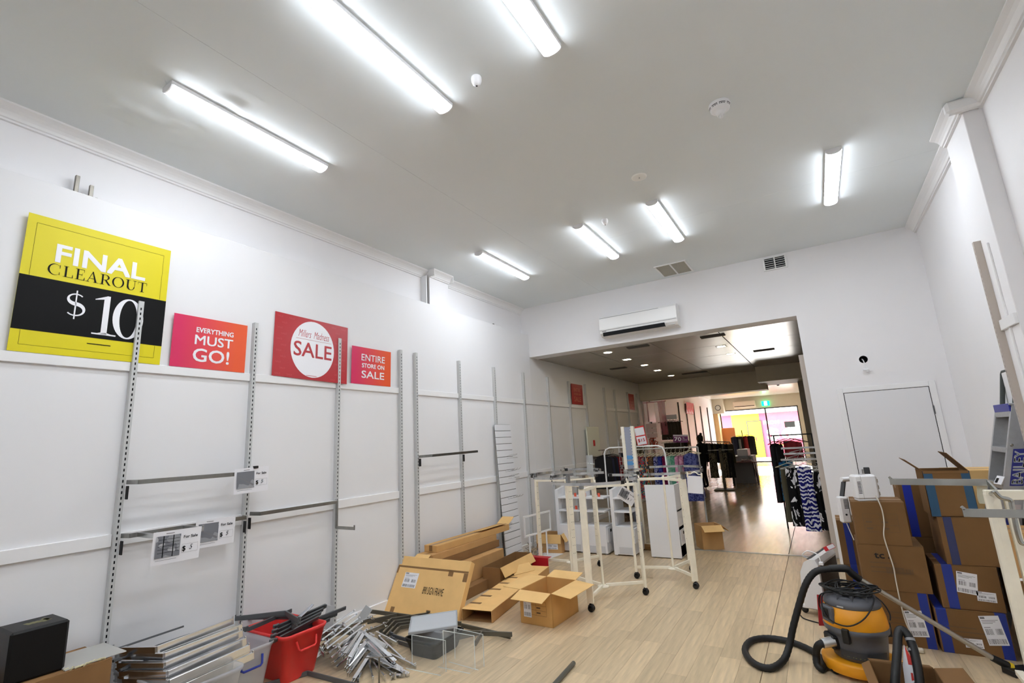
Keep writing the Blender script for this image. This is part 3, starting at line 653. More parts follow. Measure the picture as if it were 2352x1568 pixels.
wire_hook('second wire basket bracket on the leaning slat panel, below the upper prongs', .75, 12, 1); wire_hook('lower row of prong hooks on the leaning slat panel', .6, 9, 0)

# ================================================================ cartons
def carton(lb, x0, x1, y0, y1, z0, z1, mat=CARD, rot=0.0, bands=(), tape=True, stickers=(), prints=(), opened=None, gap_axis='x', group=None, lines=(), tilt=None, name='carton'):
    """closed or open cardboard carton: body, flaps, tape, labels and print; prints read on the side facing the room's near end"""
    w, d, h = x1-x0, y1-y0, z1-z0
    m = tr((x0+x1)/2, (y0+y1)/2, z0) @ rz(rot)
    if tilt is not None: m = m @ tilt
    t = T(name, lb, 'carton', mx=m, group=group)
    a, b = w/2, d/2; TH = .005
    g = G()
    if opened:
        for q in ((-a, a, -b, -b+TH), (-a, a, b-TH, b), (-a, -a+TH, -b, b), (a-TH, a, -b, b)): g.box(q[0], q[1], q[2], q[3], 0, h, .001)
        g.box(-a, a, -b, b, 0, TH, 0); part('body', g, mat, t)
        for (side, ang, ln) in opened:
            g = G()
            if side in 'fb':
                s_ = -1 if side == 'f' else 1; g.box(-a+.006, a-.006, 0, ln, 0, TH, .001)
                fm = tr(0, s_*(b-.003), h) @ (rz(pi) if s_ < 0 else Matrix.Identity(4)) @ rx(rad(ang))
            else:
                s_ = -1 if side == 'l' else 1; g.box(-b+.006, b-.006, 0, ln, 0, TH, .001)
                fm = tr(s_*(a-.003), 0, h) @ rz(-pi/2*s_) @ rx(rad(ang))
            part('flap', g, mat if mat.name == 'carton_brown_shaded' else CARDL, t, mx=fm)
    else:
        g.box(-a, a, -b, b, 0, h-.003, .003); part('body', g, mat, t)
        if gap_axis == 'x':
            for (p, q) in ((-b, -.002), (.002, b)): g = G(); g.box(-a, a, p, q, h-.004, h, .0015); part('flap', g, mat, t)
            if tape: g = G(); g.box(-a-.0008, a+.0008, -.024, .024, h-.06, h+.0006, 0); part('tape', g, TAPEB, t)
        else:
            for (p, q) in ((-a, -.002), (.002, a)): g = G(); g.box(p, q, -b, b, h-.004, h, .0015); part('flap', g, mat, t)
            if tape: g = G(); g.box(-.024, .024, -b-.0008, b+.0008, h-.06, h+.0006, 0); part('tape', g, TAPEB, t)
    for (pos, bw, bm) in bands:
        g = G(); g.box(pos-bw/2, pos+bw/2, -b-.0012, b+.0012, .001, h+.001 if not opened else h-.001, .001) if not opened else g.box(pos-bw/2, pos+bw/2, -b-.0012, -b, .001, h, 0)
        part('band', g, bm, t, label='coloured tape band round the carton')
    fr = frame((-a, -b-.0016, 0), (1, 0, 0), (0, 0, 1), (0, -1, 0))
    for (sx, sz, sw, sh, sr) in stickers: sticker(t, fr @ tr(sx, sz, 0) @ rz(rad(sr)), sw, sh)
    for (s_, px0, px1, pz0, pz1, bo) in prints:
        g = G(); write(g, s_, px0, px1, pz0, pz1, fr, bo); part('lettering', g, M('carton_ink', (20, 17, 15), .8), t)
    for L_ in lines:
        g = G()
        if L_ == 'grid':
            for k in (.3, .45, .6, .72): quad(g, w*.18, w*.82, h*k, h*k+.002, .0006, fr)
            for k in (.18, .5, .82): quad(g, w*k, w*k+.002, h*.3, h*.72, .0006, fr)
            for k in range(4): quad(g, w*(.22+.3*(k % 2)), w*(.34+.3*(k % 2)), h*(.36+.15*(k//2)), h*(.40+.15*(k//2)), .0006, fr)
        elif L_ == 'bar': barcode(g, w*.38, w*.78, h*.38, h*.50, 22, fr)
        elif L_ == 'text':
            for k in range(3): quad(g, w*.15, w*(.55+.1*k), h*(.6-.1*k), h*(.6-.1*k)+.006, .0006, fr)
        part('print', g, M('carton_ink_soft', (104, 80, 54), .8), t, stuff=True)
    return t

# left corner: black cube on a carton
carton('brown carton in the bottom left corner under the black cube', -.0+.02, .42, .62, 1.475, .0, .535, CARDD, tape=False)
t = T('display_cube', 'black display cube standing on the carton in the left corner', 'display cube', (.235, 1.147, .5365))
g = G(); g.box(-.125, .125, -.125, .125, 0, .262, .012); part('cube', g, M('black_gloss', (7, 7, 8), .45, spec=.25), t)
g = G(); 
for k in range(7): q = rnd.random; a_, b_ = -.06+.1*q(), -.05+.1*q(); g.add([(a_, b_, .2626), (a_+.05, b_+.01, .2626), (a_+.045, b_+.03, .2626), (a_-.01, b_+.022, .2626)], [(0, 1, 2, 3)])
part('scuff', g, M('glue_residue', (120, 116, 80), .7), t, stuff=True)
g = G(); g.box(-.16, .16, -.14, .15, 0, .006, .001); solo('perspex_sheet', g, M('perspex_sheet', (206, 204, 198), .12, alpha=.75), 'pale translucent sheet lying on the corner carton beside the black cube', 'sheet', (.245, 1.40, .537))
g = G()
for k in range(9): g.tube([(rnd.uniform(-.02, .02), .02*k, .003), (rnd.uniform(-.02, .02), .02*k+.02, .006)], .006, 5)
solo('torn_tape', g, M('torn_tape', (196, 186, 150), .4), 'strip of torn clear tape under the edge of the black cube', 'tape', (.40, 1.26, .5365))

# V shaped chrome brackets -----------------------------------------------------------------
def vee_mesh(name, l1, l2, ang, mat, w=.032, th=.013, hooks=True):
    """two flat arms meeting at the origin, opening towards +x in the xy plane, arms standing on their narrow edge"""
    g = G(); h = ang/2
    for (l, s_) in ((l1, 1), (l2, -1)):
        d = Vector((cos(h), s_*sin(h), 0)); g.bar(d*0.001, d*l, th, w, (0, 0, 1))
        n_ = Vector((-s_*sin(h), cos(h)*1, 0))
        if hooks and s_ > 0:
            e = d*l
            g.box(-.004, .012, -.009, .009, -w/2-.004, w/2+.012, .001, tr(*e) @ rz(s_*h)); g.box(.012, .03, -.004, .004, w/2-.006, w/2+.008, .001, tr(*e) @ rz(s_*h)); g.box(.012, .03, -.004, .004, -w/2-.002, -w/2+.01, .001, tr(*e) @ rz(s_*h))
        elif hooks:
            g.box(-.006, 0, -.008, .008, w/2, w/2+.01, .001, tr(*(d*l)) @ rz(s_*h))
    return g.mesh(name, mat)
CH2 = M('chrome_bar', (214, 216, 218), .13, 1.0, var=.08, scale=18)
V90 = vee_mesh('angle_bracket', .42, .47, rad(78), CH2); V60 = vee_mesh('angle_bracket', .34, .44, rad(100), CH2)
VST = G(); VST.bar((0, 0, 0), (.34, 0, 0), .013, .032); VST.box(-.022, 0, -.008, .008, -.02, .024, .001); VST.box(.33, .34, -.007, .007, .016, .028, .001); VST = VST.mesh('straight_bracket', CH2)
def place(me, name, o, xdir, up, label, cat, group):
    x = Vector(xdir).normalized(); z = Vector(up); z = (z-x*z.dot(x)).normalized(); y = z.cross(x)
    ob = put(name, me, None, mx=frame(o, x, y, z)); return tag(ob, label, cat, group)
GB = 'chrome brackets heaped beside the red tub'
def vee_at(A, E1, E2, lb, name='angle_bracket', mat=None, w=.03, th=.024, group=GB):
    A, E1, E2 = Vector(A), Vector(E1), Vector(E2); d1_, d2_ = E1-A, E2-A; n_ = d2_.cross(d1_).normalized()
    if n_.z < 0: n_ = -n_
    g = G(); e1, e2 = d1_.normalized(), d2_.normalized()
    g.bar(-e1*.012, d1_, w, th, n_); g.bar(-e2*.012, d2_, w, th, n_)
    for q in (-1, 1):
        sd_ = e1.cross(n_).normalized()*(.009*q); g.bar(d1_+sd_, d1_+sd_+e1*.028, .006, .012, n_); g.bar(d1_+sd_+e1*.022, d1_+sd_+e1*.026-n_*.026, .006, .008, e1)
    sd_ = e2.cross(n_).normalized()*.012; g.bar(d2_-e2*.004+sd_, d2_+sd_+n_*.03, .006, .004, e2)
    return solo(name, g, mat or CH2, lb, 'bracket', tuple(A), group)
for A, E1, E2, lb in (((.795, 3.063, .205), (.92, 2.813, .135), (1.19, 3.017, .075), 'topmost angle bracket on the heap, with the highest bright corner'), ((.86, 3.035, .165), (.915, 2.80, .085), (1.16, 3.02, .05), 'second angle bracket from the top of the nested row'),
                      ((.88, 3.02, .125), (.945, 2.80, .055), (1.257, 3.02, .03), 'third angle bracket from the top of the nested row'), ((.93, 3.0, .085), (1.015, 2.776, .02), (1.33, 3.01, .016), 'lowest and nearest angle bracket of the nested row')):
    vee_at(A, E1, E2, lb)
for k, (A, E1, E2) in enumerate([((.66, 3.15, .17), (.80, 2.87, .12), (.99, 3.12, .10)), ((.58, 3.20, .15), (.70, 2.92, .10), (.93, 3.19, .08)), ((.50, 3.26, .12), (.60, 2.98, .08), (.86, 3.25, .06)), ((.72, 3.10, .11), (.86, 2.85, .06), (1.06, 3.09, .05))]):
    vee_at(A, E1, E2, ['angle bracket just behind the topmost one on the heap', 'second angle bracket behind the topmost one', 'rearmost of the brackets lined up behind the topmost one', 'angle bracket tucked low under the topmost one'][k])
LH = 'chrome arm lying in the tangled heap between red tub and nested brackets'
for k in range(12):
    y = 2.98+.36*rnd.random(); x = .14+.30*rnd.random(); z = .02+.15*(1-abs(y-3.15)/.25)*rnd.random()
    a = rad(rnd.uniform(-75, -20))
    place(V60 if k % 3 else VST, 'angle_bracket' if k % 3 else 'straight_bracket', (x, y, z+.02), (cos(a), sin(a), rnd.uniform(-.15, .05)), (rnd.uniform(-.5, .5), rnd.uniform(-.6, .2), 1), LH, 'bracket', 'tangled chrome arms')
for k in range(8):
    place(VST, 'straight_bracket', (.43+.045*k, 2.93-.012*k, .19-.021*k), (.06, 1, .28), (1, 0, .5), '%s straight chrome bracket in the row of hooked ends beside the red tub' % ('first', 'second', 'third', 'fourth', 'fifth', 'sixth', 'seventh', 'last')[k], 'bracket', 'row of straight chrome arms')
for k in range(5):
    a = rad(-62+13*k); place(VST, 'straight_bracket', (.86+.03*k, 3.02+.01*k, .018), (cos(a)*.8, sin(a)*.4-.1, -.0), (0, 0, 1), '%s straight chrome bracket on the floor in the fan under the nested brackets' % ('leftmost', 'second', 'third', 'fourth', 'rightmost')[k], 'bracket', 'fanned straight arms')
for k, (o, e) in enumerate((((.45, 3.47, .06), (.86, 3.33, .04)), ((.55, 3.40, .08), (.99, 3.34, .03)), ((.80, 3.236, .11), (1.07, 3.20, .02)), ((.95, 3.16, .05), (1.24, 3.14, .02)))):
    place(VST, 'straight_bracket', o, Vector(e)-Vector(o), (0, -.2, 1), '%s straight chrome bracket on the side of the heap towards the dark tub' % ('farthest', 'second farthest', 'third farthest', 'nearest')[k], 'bracket', 'far straight arms')
g = G(); g.tube([(-.045, 0, .014), (.045, .02, .014)], .013, 10); g.bar((0, 0, .02), (.012, -.05, .02), .012, .02); solo('rail_clamp', g, CHROME, 'small chrome rail clamp on the floor right of the bracket heap', 'clamp', (1.24, 2.96, 0))
for (p, q, r, lb) in (((.16, 3.18, .02), (.02, .05, .28), .03, 'flat steel plate standing up behind the bracket heap'), ((.28, 3.36, .02), (.12, .12, .22), .03, 'perforated steel plate behind the bracket heap, by the skirting')):
    g = G(); g.bar((0, 0, 0), q, .075, .004, (.6, -.8, 0)); solo('steel_plate', g, STEEL, lb, 'plate', p)
g = G(); g.box(-.09, .09, -.012, .012, 0, .003, .0005, rz(rad(-35)) @ rx(.4)); solo('price_strip', g, PAPER, 'white strip lying on the heap of brackets at the back', 'strip', (.42, 3.5, .02))

# tubs -------------------------------------------------------------------------------------
def tub(lb, x0, x1, y0, y1, z0, z1, mat, taper=.035, handle=None, name='storage_tub', rimw=.018, th=.004, cornr=.05):
    t = T(name, lb, 'tub', ((x0+x1)/2, (y0+y1)/2, z0)); a, b, h = (x1-x0)/2, (y1-y0)/2, z1-z0
    def outline(a, b, r, n=5):
        pts = []
        for (sx, sy, a0) in ((1, 1, 0), (-1, 1, 90), (-1, -1, 180), (1, -1, 270)):
            for i in range(n+1): q = rad(a0+90*i/n); pts.append((sx*(a-r)+r*cos(q), sy*(b-r)+r*sin(q)))
        return pts
    lay = [(a-taper-.01, b-taper-.01, 0, cornr*.8), (a-taper, b-taper, .012, cornr), (a-.003, b-.003, h-.03, cornr), (a, b, h-.03, cornr), (a+rimw*.6, b+rimw*.6, h-.012, cornr+.01), (a+rimw*.6, b+rimw*.6, h, cornr+.01), (a-.004, b-.004, h, cornr), (a-.008, b-.008, h-.03, cornr), (a-taper-.005, b-taper-.005, .018, cornr), (a-taper-.012, b-taper-.012, .016, cornr*.8)]
    g = G(); vs_ = []; n = 24
    for (p, q, z, r) in lay: vs_ += [(x, y, z) for x, y in outline(p, q, r)]
    g.add(vs_, [(i*n+k, i*n+(k+1) % n, (i+1)*n+(k+1) % n, (i+1)*n+k) for i in range(len(lay)-1) for k in range(n)], None, True)
    g.add(vs_[:n], [tuple(range(n))[::-1]]); g.add(vs_[-n:], [tuple(range(n))]); part('body', g, mat, t)
    if handle:
        side, hm = handle; sgn = 1
        m = frame((a-.004, 0, h*.72), (0, 1, 0), (0, 0, 1), (1, 0, 0)) if side == 'x' else frame((0, -b+.004, h*.72), (1, 0, 0), (0, 0, 1), (0, -1, 0))
        g = G(); g.tube([(-.085, .035, 0), (-.075, -.02, .016), (-.06, -.03, .02), (.06, -.03, .02), (.075, -.02, .016), (.085, .035, 0)], .008, 8, mx=m); part('handle', g, hm, t)
    return t
CLEARP = M('clear_polypropylene', (214, 216, 220), .35, alpha=.42, spec=.5)
REDP = M('red_polypropylene', (230, 58, 56), .4)
tub('big red plastic tub full of grey arms on the floor by the wall', .08, .62, 2.47, 2.845, 0, .34, REDP, .05, ('x', REDP))
tub('clear plastic tub with blue handles between the red tub and the chrome arms', .05, .565, 2.075, 2.43, 0, .335, CLEARP, .04, ('x', M('blue_handle', (26, 48, 150), .4)))
tub('clear low tub heaped with long chrome arms in the bottom left', .07, .86, 1.62, 2.03, 0, .365, CLEARP, .05)
VG = vee_mesh('grey_arm', .3, .36, rad(118), GREYP); SG = G(); SG.bar((0, 0, 0), (.4, 0, 0), .012, .03); SG.box(-.03, 0, -.008, .008, -.008, .026, .002); SG.box(-.045, -.03, -.008, .008, .004, .03, .002); SG = SG.mesh('grey_arm', GREYP)
for k in range(12):
    if k % 3 == 0: place(VG, 'shelf_bracket', (.22+.06*(k//3), 2.80-.02*k, .335+.012*k), (.12*(k//3)-.1, -1, .02), (0, 0, 1), '%s of the bent grey arms lying across the top of the red tub' % ('lowest', 'second', 'third', 'uppermost')[k//3], 'arm', 'bent grey arms in the red tub'); continue
    o = (.18+.32*rnd.random(), 2.52+.04*k*.5, .25+.009*k-.015*(k % 3)); a = rad(rnd.uniform(40, 75))
    place(SG if k % 3 else VG, 'shelf_bracket', o, (.25*rnd.uniform(-1, .6), 1, .04+.02*(k % 2)) if k % 3 else (.3, .9, .03), (rnd.uniform(-.3, .6), 0, 1), 'dark grey shelf arm lying in the red tub', 'arm', 'grey arms in the red tub')
for k in range(4):
    place(SG, 'shelf_bracket', (.54-.03*k, 2.44+.03*k, .32+.02*k), (-.06+.05*k, 1, .10), (.5, 0, 1), '%s of the dark grey arms poking over the right rim of the red tub' % ('lowest', 'second', 'third', 'highest')[k], 'arm', 'outer grey arms')
place(SG, 'shelf_bracket', (.30, 2.38, .385), (-.12, 1, .03), (0, 0, 1), 'highest grey arm jutting out to the left over the red tub', 'arm', None)
g = G(); g.bar((0, 0, 0), (.02, .25, .13), .03, .010); g.bar((.012, 0, .004), (.045, .2, .12), .03, .008); solo('silver_bracket', g, M('silver_bracket', (176, 178, 186), .35, .6), 'pale silver arm standing up out of the red tub', 'arm', (.46, 2.56, .33))
# long chrome arms in the near tub: L shaped, long leg up to the right, short leg to the wall
LC = vee_mesh('chrome_rail', .36, .46, rad(112), M('chrome_bright', (226, 228, 230), .2, 1.0, var=.05, scale=10), .042, .018)
LL = 'long chrome arm stacked in the clear low tub'
for k, (x, y, z, dy, dz) in enumerate([(.44, 1.70, .555, .5, .025), (.50, 1.72, .52, .5, .025), (.40, 1.74, .50, .5, .02), (.56, 1.70, .485, .5, .03), (.62, 1.69, .45, .5, .03), (.46, 1.73, .46, .5, .02), (.67, 1.68, .415, .5, .035), (.38, 1.75, .43, .5, .02), (.54, 1.73, .42, .5, .02), (.60, 1.72, .38, .5, .03), (.44, 1.74, .38, .5, .02), (.70, 1.70, .37, .5, .03)]):
    z -= .055
    a = rad(146+rnd.uniform(-4, 4))
    d1_ = Vector((.06+rnd.uniform(-.05, .05), 1, dz*3)).normalized(); d2_ = Vector((-1, -.22, -.05)).normalized()
    xb = (d1_+d2_).normalized(); up_ = d2_.cross(d1_)
    if up_.z < 0: up_ = -up_
    place(LC, 'chrome_rail', (x, y, z), xb, up_, 'topmost long chrome arm in the clear low tub' if not k else '%s long chrome arm counted down the stack in the clear low tub' % ('second', 'third', 'fourth', 'fifth', 'sixth', 'seventh', 'eighth', 'ninth', 'tenth', 'eleventh', 'lowest')[k-1], 'chrome arm', 'long chrome arms')
for k in range(3): place(SG, 'shelf_bracket', (.16+.05*k, 1.58+.02*k, .50-.05*k), (.02, 1, .03), (1, 0, .3), '%s flat steel arm against the wall behind the long chrome arms' % ('highest', 'middle', 'lowest')[k], 'arm', 'flat arms by the wall')

# floor pieces in front of the tubs
t = T('corner_bar', 'grey flat steel corner frame lying on the floor in front of the red tub', 'frame', (.585, 2.70, .018))
g = G(); g.bar((0, 0, 0), (-.16, -.36, 0), .012, .034); part('leg', g, GREYP, t)
g = G(); g.bar((0, 0, 0), (.62, .02, 0), .012, .034); part('leg', g, GREYP, t)
t = T('tee_stand', 'thin dark metal tee stand in front of the chrome bracket heap', 'stand', (1.33, 2.72, 0))
g = G(); g.bar((0, 0, 0), (0, 0, .235), .014, .006); part('post', g, DULLM, t)
g = G(); g.bar((-.085, -.05, .237), (.085, .05, .237), .012, .005); part('top_bar', g, DULLM, t)
g = G(); g.box(-.05, .05, -.04, .04, 0, .004, .001); part('foot', g, DULLM, t)
t = T('metal_tube', 'single steel tube lying on the empty floor', 'tube', (2.375, 3.45, .0165), rad(3))
g = G(); g.tube([(0, -.20, 0), (0, .235, 0)], .016, 16); part('tube', g, M('tube_steel', (120, 122, 118), .3, .9), t)
g = G(); g.tube([(0, .2352, 0), (0, .2358, 0)], .0125, 12); part('bore', g, DARK, t)

# grey gondola frames on the floor
def floor_frame(lb, segs, z, h=.036, w=.016):
    t = T('gondola_rail', lb, 'frame', (segs[0][0][0], segs[0][0][1], 0), group='grey steel frames on the floor'); o = Vector((segs[0][0][0], segs[0][0][1], 0))
    for (p, q) in segs:
        g = G(); g.bar(Vector((p[0], p[1], z))-o, Vector((q[0], q[1], z))-o, w, h); part('bar', g, M('frame_grey', (96, 92, 82), .45, .5), t)
    return t
floor_frame('long grey steel bar along the foot of the sign frame carton', [((.05, 3.80), (1.16, 3.875)), ((.42, 3.835), (.29, 3.56))], .075)
floor_frame('grey steel bar under the long bar, its far end toward the dark tub', [((.04, 3.745), (.97, 3.80)), ((.45, 3.77), (.36, 3.58))], .022)
floor_frame('grey steel bar with a splayed leg right of the dark tub', [((1.10, 3.955), (1.67, 3.90)), ((1.40, 3.925), (1.25, 3.70))], .03)
floor_frame('grey steel bar with bent leg nearest the open carton', [((1.23, 3.72), (1.71, 3.865)), ((1.45, 3.79), (1.535, 3.575))], .065)
for k in range(4): place(vee_mesh('grey_bracket', .34, .3, rad(115), MATS['frame_grey'], .034, .014), 'grey_bracket', (.46+.05*k, 3.70-.012*k, .075-.012*k), (.8, -.1, -.02), (0, 0, 1), '%s of the grey angled brackets fanned out behind the chrome heap' % ('topmost', 'second', 'third', 'lowest')[k], 'bracket', 'fanned grey brackets')
for k in range(2): place(SG, 'shelf_bracket', (.72+.06*k, 3.46-.04*k, .05-.02*k), (1, -.12, 0), (0, 0, 1), '%s short grey arm between the chrome heap and the dark tub' % ('upper', 'lower')[k], 'arm', 'short grey arms by dark tub')
# dark tub with its lid resting on
DT = M('smoked_plastic', (14, 14, 15), .5, spec=.3)
tub('small dark grey tub with pale lid on the floor right of the bracket heap', 1.03, 1.36, 3.28, 3.66, 0, .135, DT, .03, name='small_tub', cornr=.04)
t = T('tub_lid', 'translucent lid lying askew on top of the small dark tub', 'lid', mx=tr(1.185, 3.47, .215) @ rz(rad(38)) @ rx(rad(7)) @ ry(rad(-3)))
g = G(); g.box(-.19, .19, -.13, .13, 0, .008, .003); part('panel', g, M('frosted_lid', (190, 194, 198), .3, alpha=.9), t)
g = G()
for (a, b, c, d) in ((-.2, .2, -.14, -.128), (-.2, .2, .128, .14), (-.2, -.188, -.128, .128), (.188, .2, -.128, .128)): g.box(a, b, c, d, -.012, .012, .003)
part('rim', g, M('frosted_rim', (170, 174, 178), .35, alpha=.9), t)
g = G(); g.box(-.16, .16, -.11, .11, 0, .075, .01); solo('acrylic_tray', g, M('tray_clear', (196, 200, 204), .2, alpha=.45), 'clear plastic insert standing in the small dark tub under its lid', 'tray', mx=tr(1.19, 3.47, .12) @ rz(rad(3)))
# clear acrylic sheet holders standing by it
EDGE = M('acrylic_edge', (214, 222, 222), .15)
AC = M('acrylic_sheet', (225, 232, 232), .05, alpha=.07)
def sign_holder(lb, o, r, w, h, foot=.07):
    t = T('sign_holder', lb, 'sign holder', o, r, 'acrylic sign holders')
    g = G(); g.box(-w/2, w/2, -.0015, .0015, .004, h, 0); part('sheet', g, AC, t)
    g = G(); g.box(-w/2, w/2, -foot, 0, 0, .003, 0); part('foot', g, AC, t)
    g = G()
    for (a, b, c, d) in ((-w/2, w/2, h-.003, h), (-w/2, -w/2+.003, 0, h), (w/2-.003, w/2, 0, h)): g.box(a, b, -.0025, .0025, c, d, 0)
    g.box(-w/2, w/2, -foot-.002, -foot+.002, 0, .004, 0); part('edges', g, EDGE, t, stuff=True)
sign_holder('acrylic sign holder standing right of the dark tub', (1.57, 3.31, 0), rad(2), .30, .235)
sign_holder('acrylic sign holder standing just behind the first, by the grey bent leg', (1.60, 3.40, 0), rad(-4), .30, .225)
sign_holder('acrylic sign holder standing in front of the dark tub', (1.37, 3.19, 0), rad(3), .33, .215)

# cardboard: sign frame carton, stack of long cartons, flat carton, open carton
mx = frame((.015, 4.035, .002), (1, .03, 0), Vector((0, .27, .47)).normalized(), Vector((.01, -.47, .27)).normalized())
mx = mx.copy()
t = T('carton', 'flat carton marked 890 sign frame, propped against the stack', 'carton', mx=mx)
CW, CHh = .945, .565
g = G(); g.box(0, CW, 0, CHh, -.075, 0, .004); part('body', g, M('carton_tan', (232, 190, 126), .8, var=.05, scale=6, spec=.25), t)
g = G(); g.box(.0, CW, CHh-.105, CHh-.099, 0, .001, 0); part('fold', g, CARDD, t)
for (a, b, c, d) in ((0, CW, CHh-.118, CHh-.1), (.08, .13, 0, .055), (.55, .6, 0, .07), (.70, .76, CHh-.16, CHh-.1), (.0, .02, CHh-.18, CHh-.1), (CW-.05, CW+.001, CHh-.2, CHh-.12), (CW-.05, CW+.001, 0, .05)):
    g = G(); g.box(a, b, c, d, 0, .0013, 0); part('tape', g, TAPEB, t)
g = G(); write(g, '890 SIGN FRAME', .43, .70, .21, .28, None, 0, .1, .002); part('lettering', g, INK, t)
sticker(t, tr(.13, .25, .001) @ rz(rad(0)), .19, .15)
# stack of long narrow cartons running away from the camera
LP = 'running along the wall'
carton('long low carton at the bottom of the stack beside the propped carton', .30, .62, 4.30, 5.55, .0, .11, CARDD, rad(2), gap_axis='y')
carton('longest brown carton of the stack with a printed box on its side', .22, .50, 4.55, 5.66, .11, .335, CARD, rad(1), gap_axis='y', prints=())
carton('slim brown carton third from the floor in the long stack', .12, .36, 4.48, 5.75, .336, .42, CARDD, rad(-1), gap_axis='y')
t = carton('slim carton second from the top of the long stack, its end flap open', .12, .35, 4.44, 5.72, .42, .492, CARD, rad(0), gap_axis='y')
g = G(); g.box(-.11, .09, -.12, 0, 0, .004, .001); part('flap', g, CARDL, t, mx=tr(0, -.64, .07) @ rx(rad(25)))
t = carton('torn brown carton on top of the long stack', .14, .335, 4.55, 6.05, .493, .565, M('carton_tan2', (204, 162, 104), .8, var=.06, scale=6, spec=.25), rad(-1), gap_axis='y')
g = G(); g.box(-.1, .1, .1, .68, 0, .004, .001); part('flap', g, CARDL, t, mx=tr(.0, 0, .075) @ ry(rad(-12)))
g = G(); g.box(-.1, .1, 0, .16, 0, .004, .001); part('flap', g, CARDL, t, mx=tr(0, .74, .075) @ rx(rad(28)))
g = G(); 
for k in range(14): a = rnd.random()*6; g.tube([(0, 0, 0), (.05*cos(a), .04+.05*rnd.random(), .05*sin(a))], [.012, .002], 5)
solo('plastic_wrap', g, M('clear_wrap', (226, 228, 230), .2, alpha=.5), 'crumpled clear plastic wrap at the far end of the torn top carton', 'wrap', (.30, 6.07, .53))
for (yy, zz, s_, lb) in ((4.9, .52, 'CONTENTS', 0), (4.7, .375, 'SIGN FRAME PARTS', 0)):
    pass
carton('dark open ended carton behind the flat carton', .52, .76, 5.1, 5.95, .0, .24, CARDD, rad(4), opened=(('r', -60, .12),))
g = G(); g.box(-.28, .28, -.002, .002, 0, .17, .001); g.box(-.28, .28, 0, .1, .165, .169, .001); solo('red_board', g, M('red_card', (186, 16, 34), .5), 'red folded card standing behind the dark carton', 'card', (.66, 6.02, .0), mx=None)
mx = tr(1.0, 5.0, .0) @ rz(rad(9))
t = T('flat_carton', 'large flattened carton with torn open end lying across the floor', 'carton', mx=mx)
FW, FL = .32, 1.72
g = G(); g.box(-FW/2, FW/2, -FL/2, FL/2, .105, .111, .001); part('top_panel', g, M('carton_tan', (232, 190, 126), .8), t)
g = G(); g.box(-FW/2, FW/2, -FL/2+.02, FL/2, .0, .005, .001); part('bottom_panel', g, CARDD, t)
for s_ in (-1, 1): g = G(); g.box(min(s_*FW/2, s_*(FW/2-.005)), max(s_*FW/2, s_*(FW/2-.005)), -FL/2, FL/2, .004, .108, .001); part('side_panel', g, CARD, t)
g = G(); g.box(-FW/2+.01, FW/2-.01, -FL/2+.25, -FL/2+.255, .005, .105, .001); part('inner_panel', g, CARDD, t)
g = G(); g.box(-FW/2, FW/2, 0, .13, 0, .004, .001); part('flap', g, CARDL, t, mx=tr(-.03, .5, .112) @ rz(rad(60)) @ rx(rad(35)))
for k in range(5): g = G(); g.box(-FW/2-.002, -FW/2+.12, -.7+.24*k, -.655+.24*k, .1102, .1118, 0); part('tape', g, TAPEB, t)
g = G(); g.box(.03, .11, -.12, -.04, .1112, .1122, 0); part('address_label', g, PAPER, t)
carton('open empty brown carton with four spread flaps in the middle of the floor', 1.545, 1.895, 4.30, 4.80, 0, .285, M('carton_mid', (200, 154, 92), .8, var=.05, scale=6, spec=.25), rad(-3), opened=(('f', -14, .17), ('b', 10, .17), ('l', 2, .20), ('r', -6, .20)), stickers=((.04, .06, .085, .19, 0),), lines=('grid',), name='open_carton')
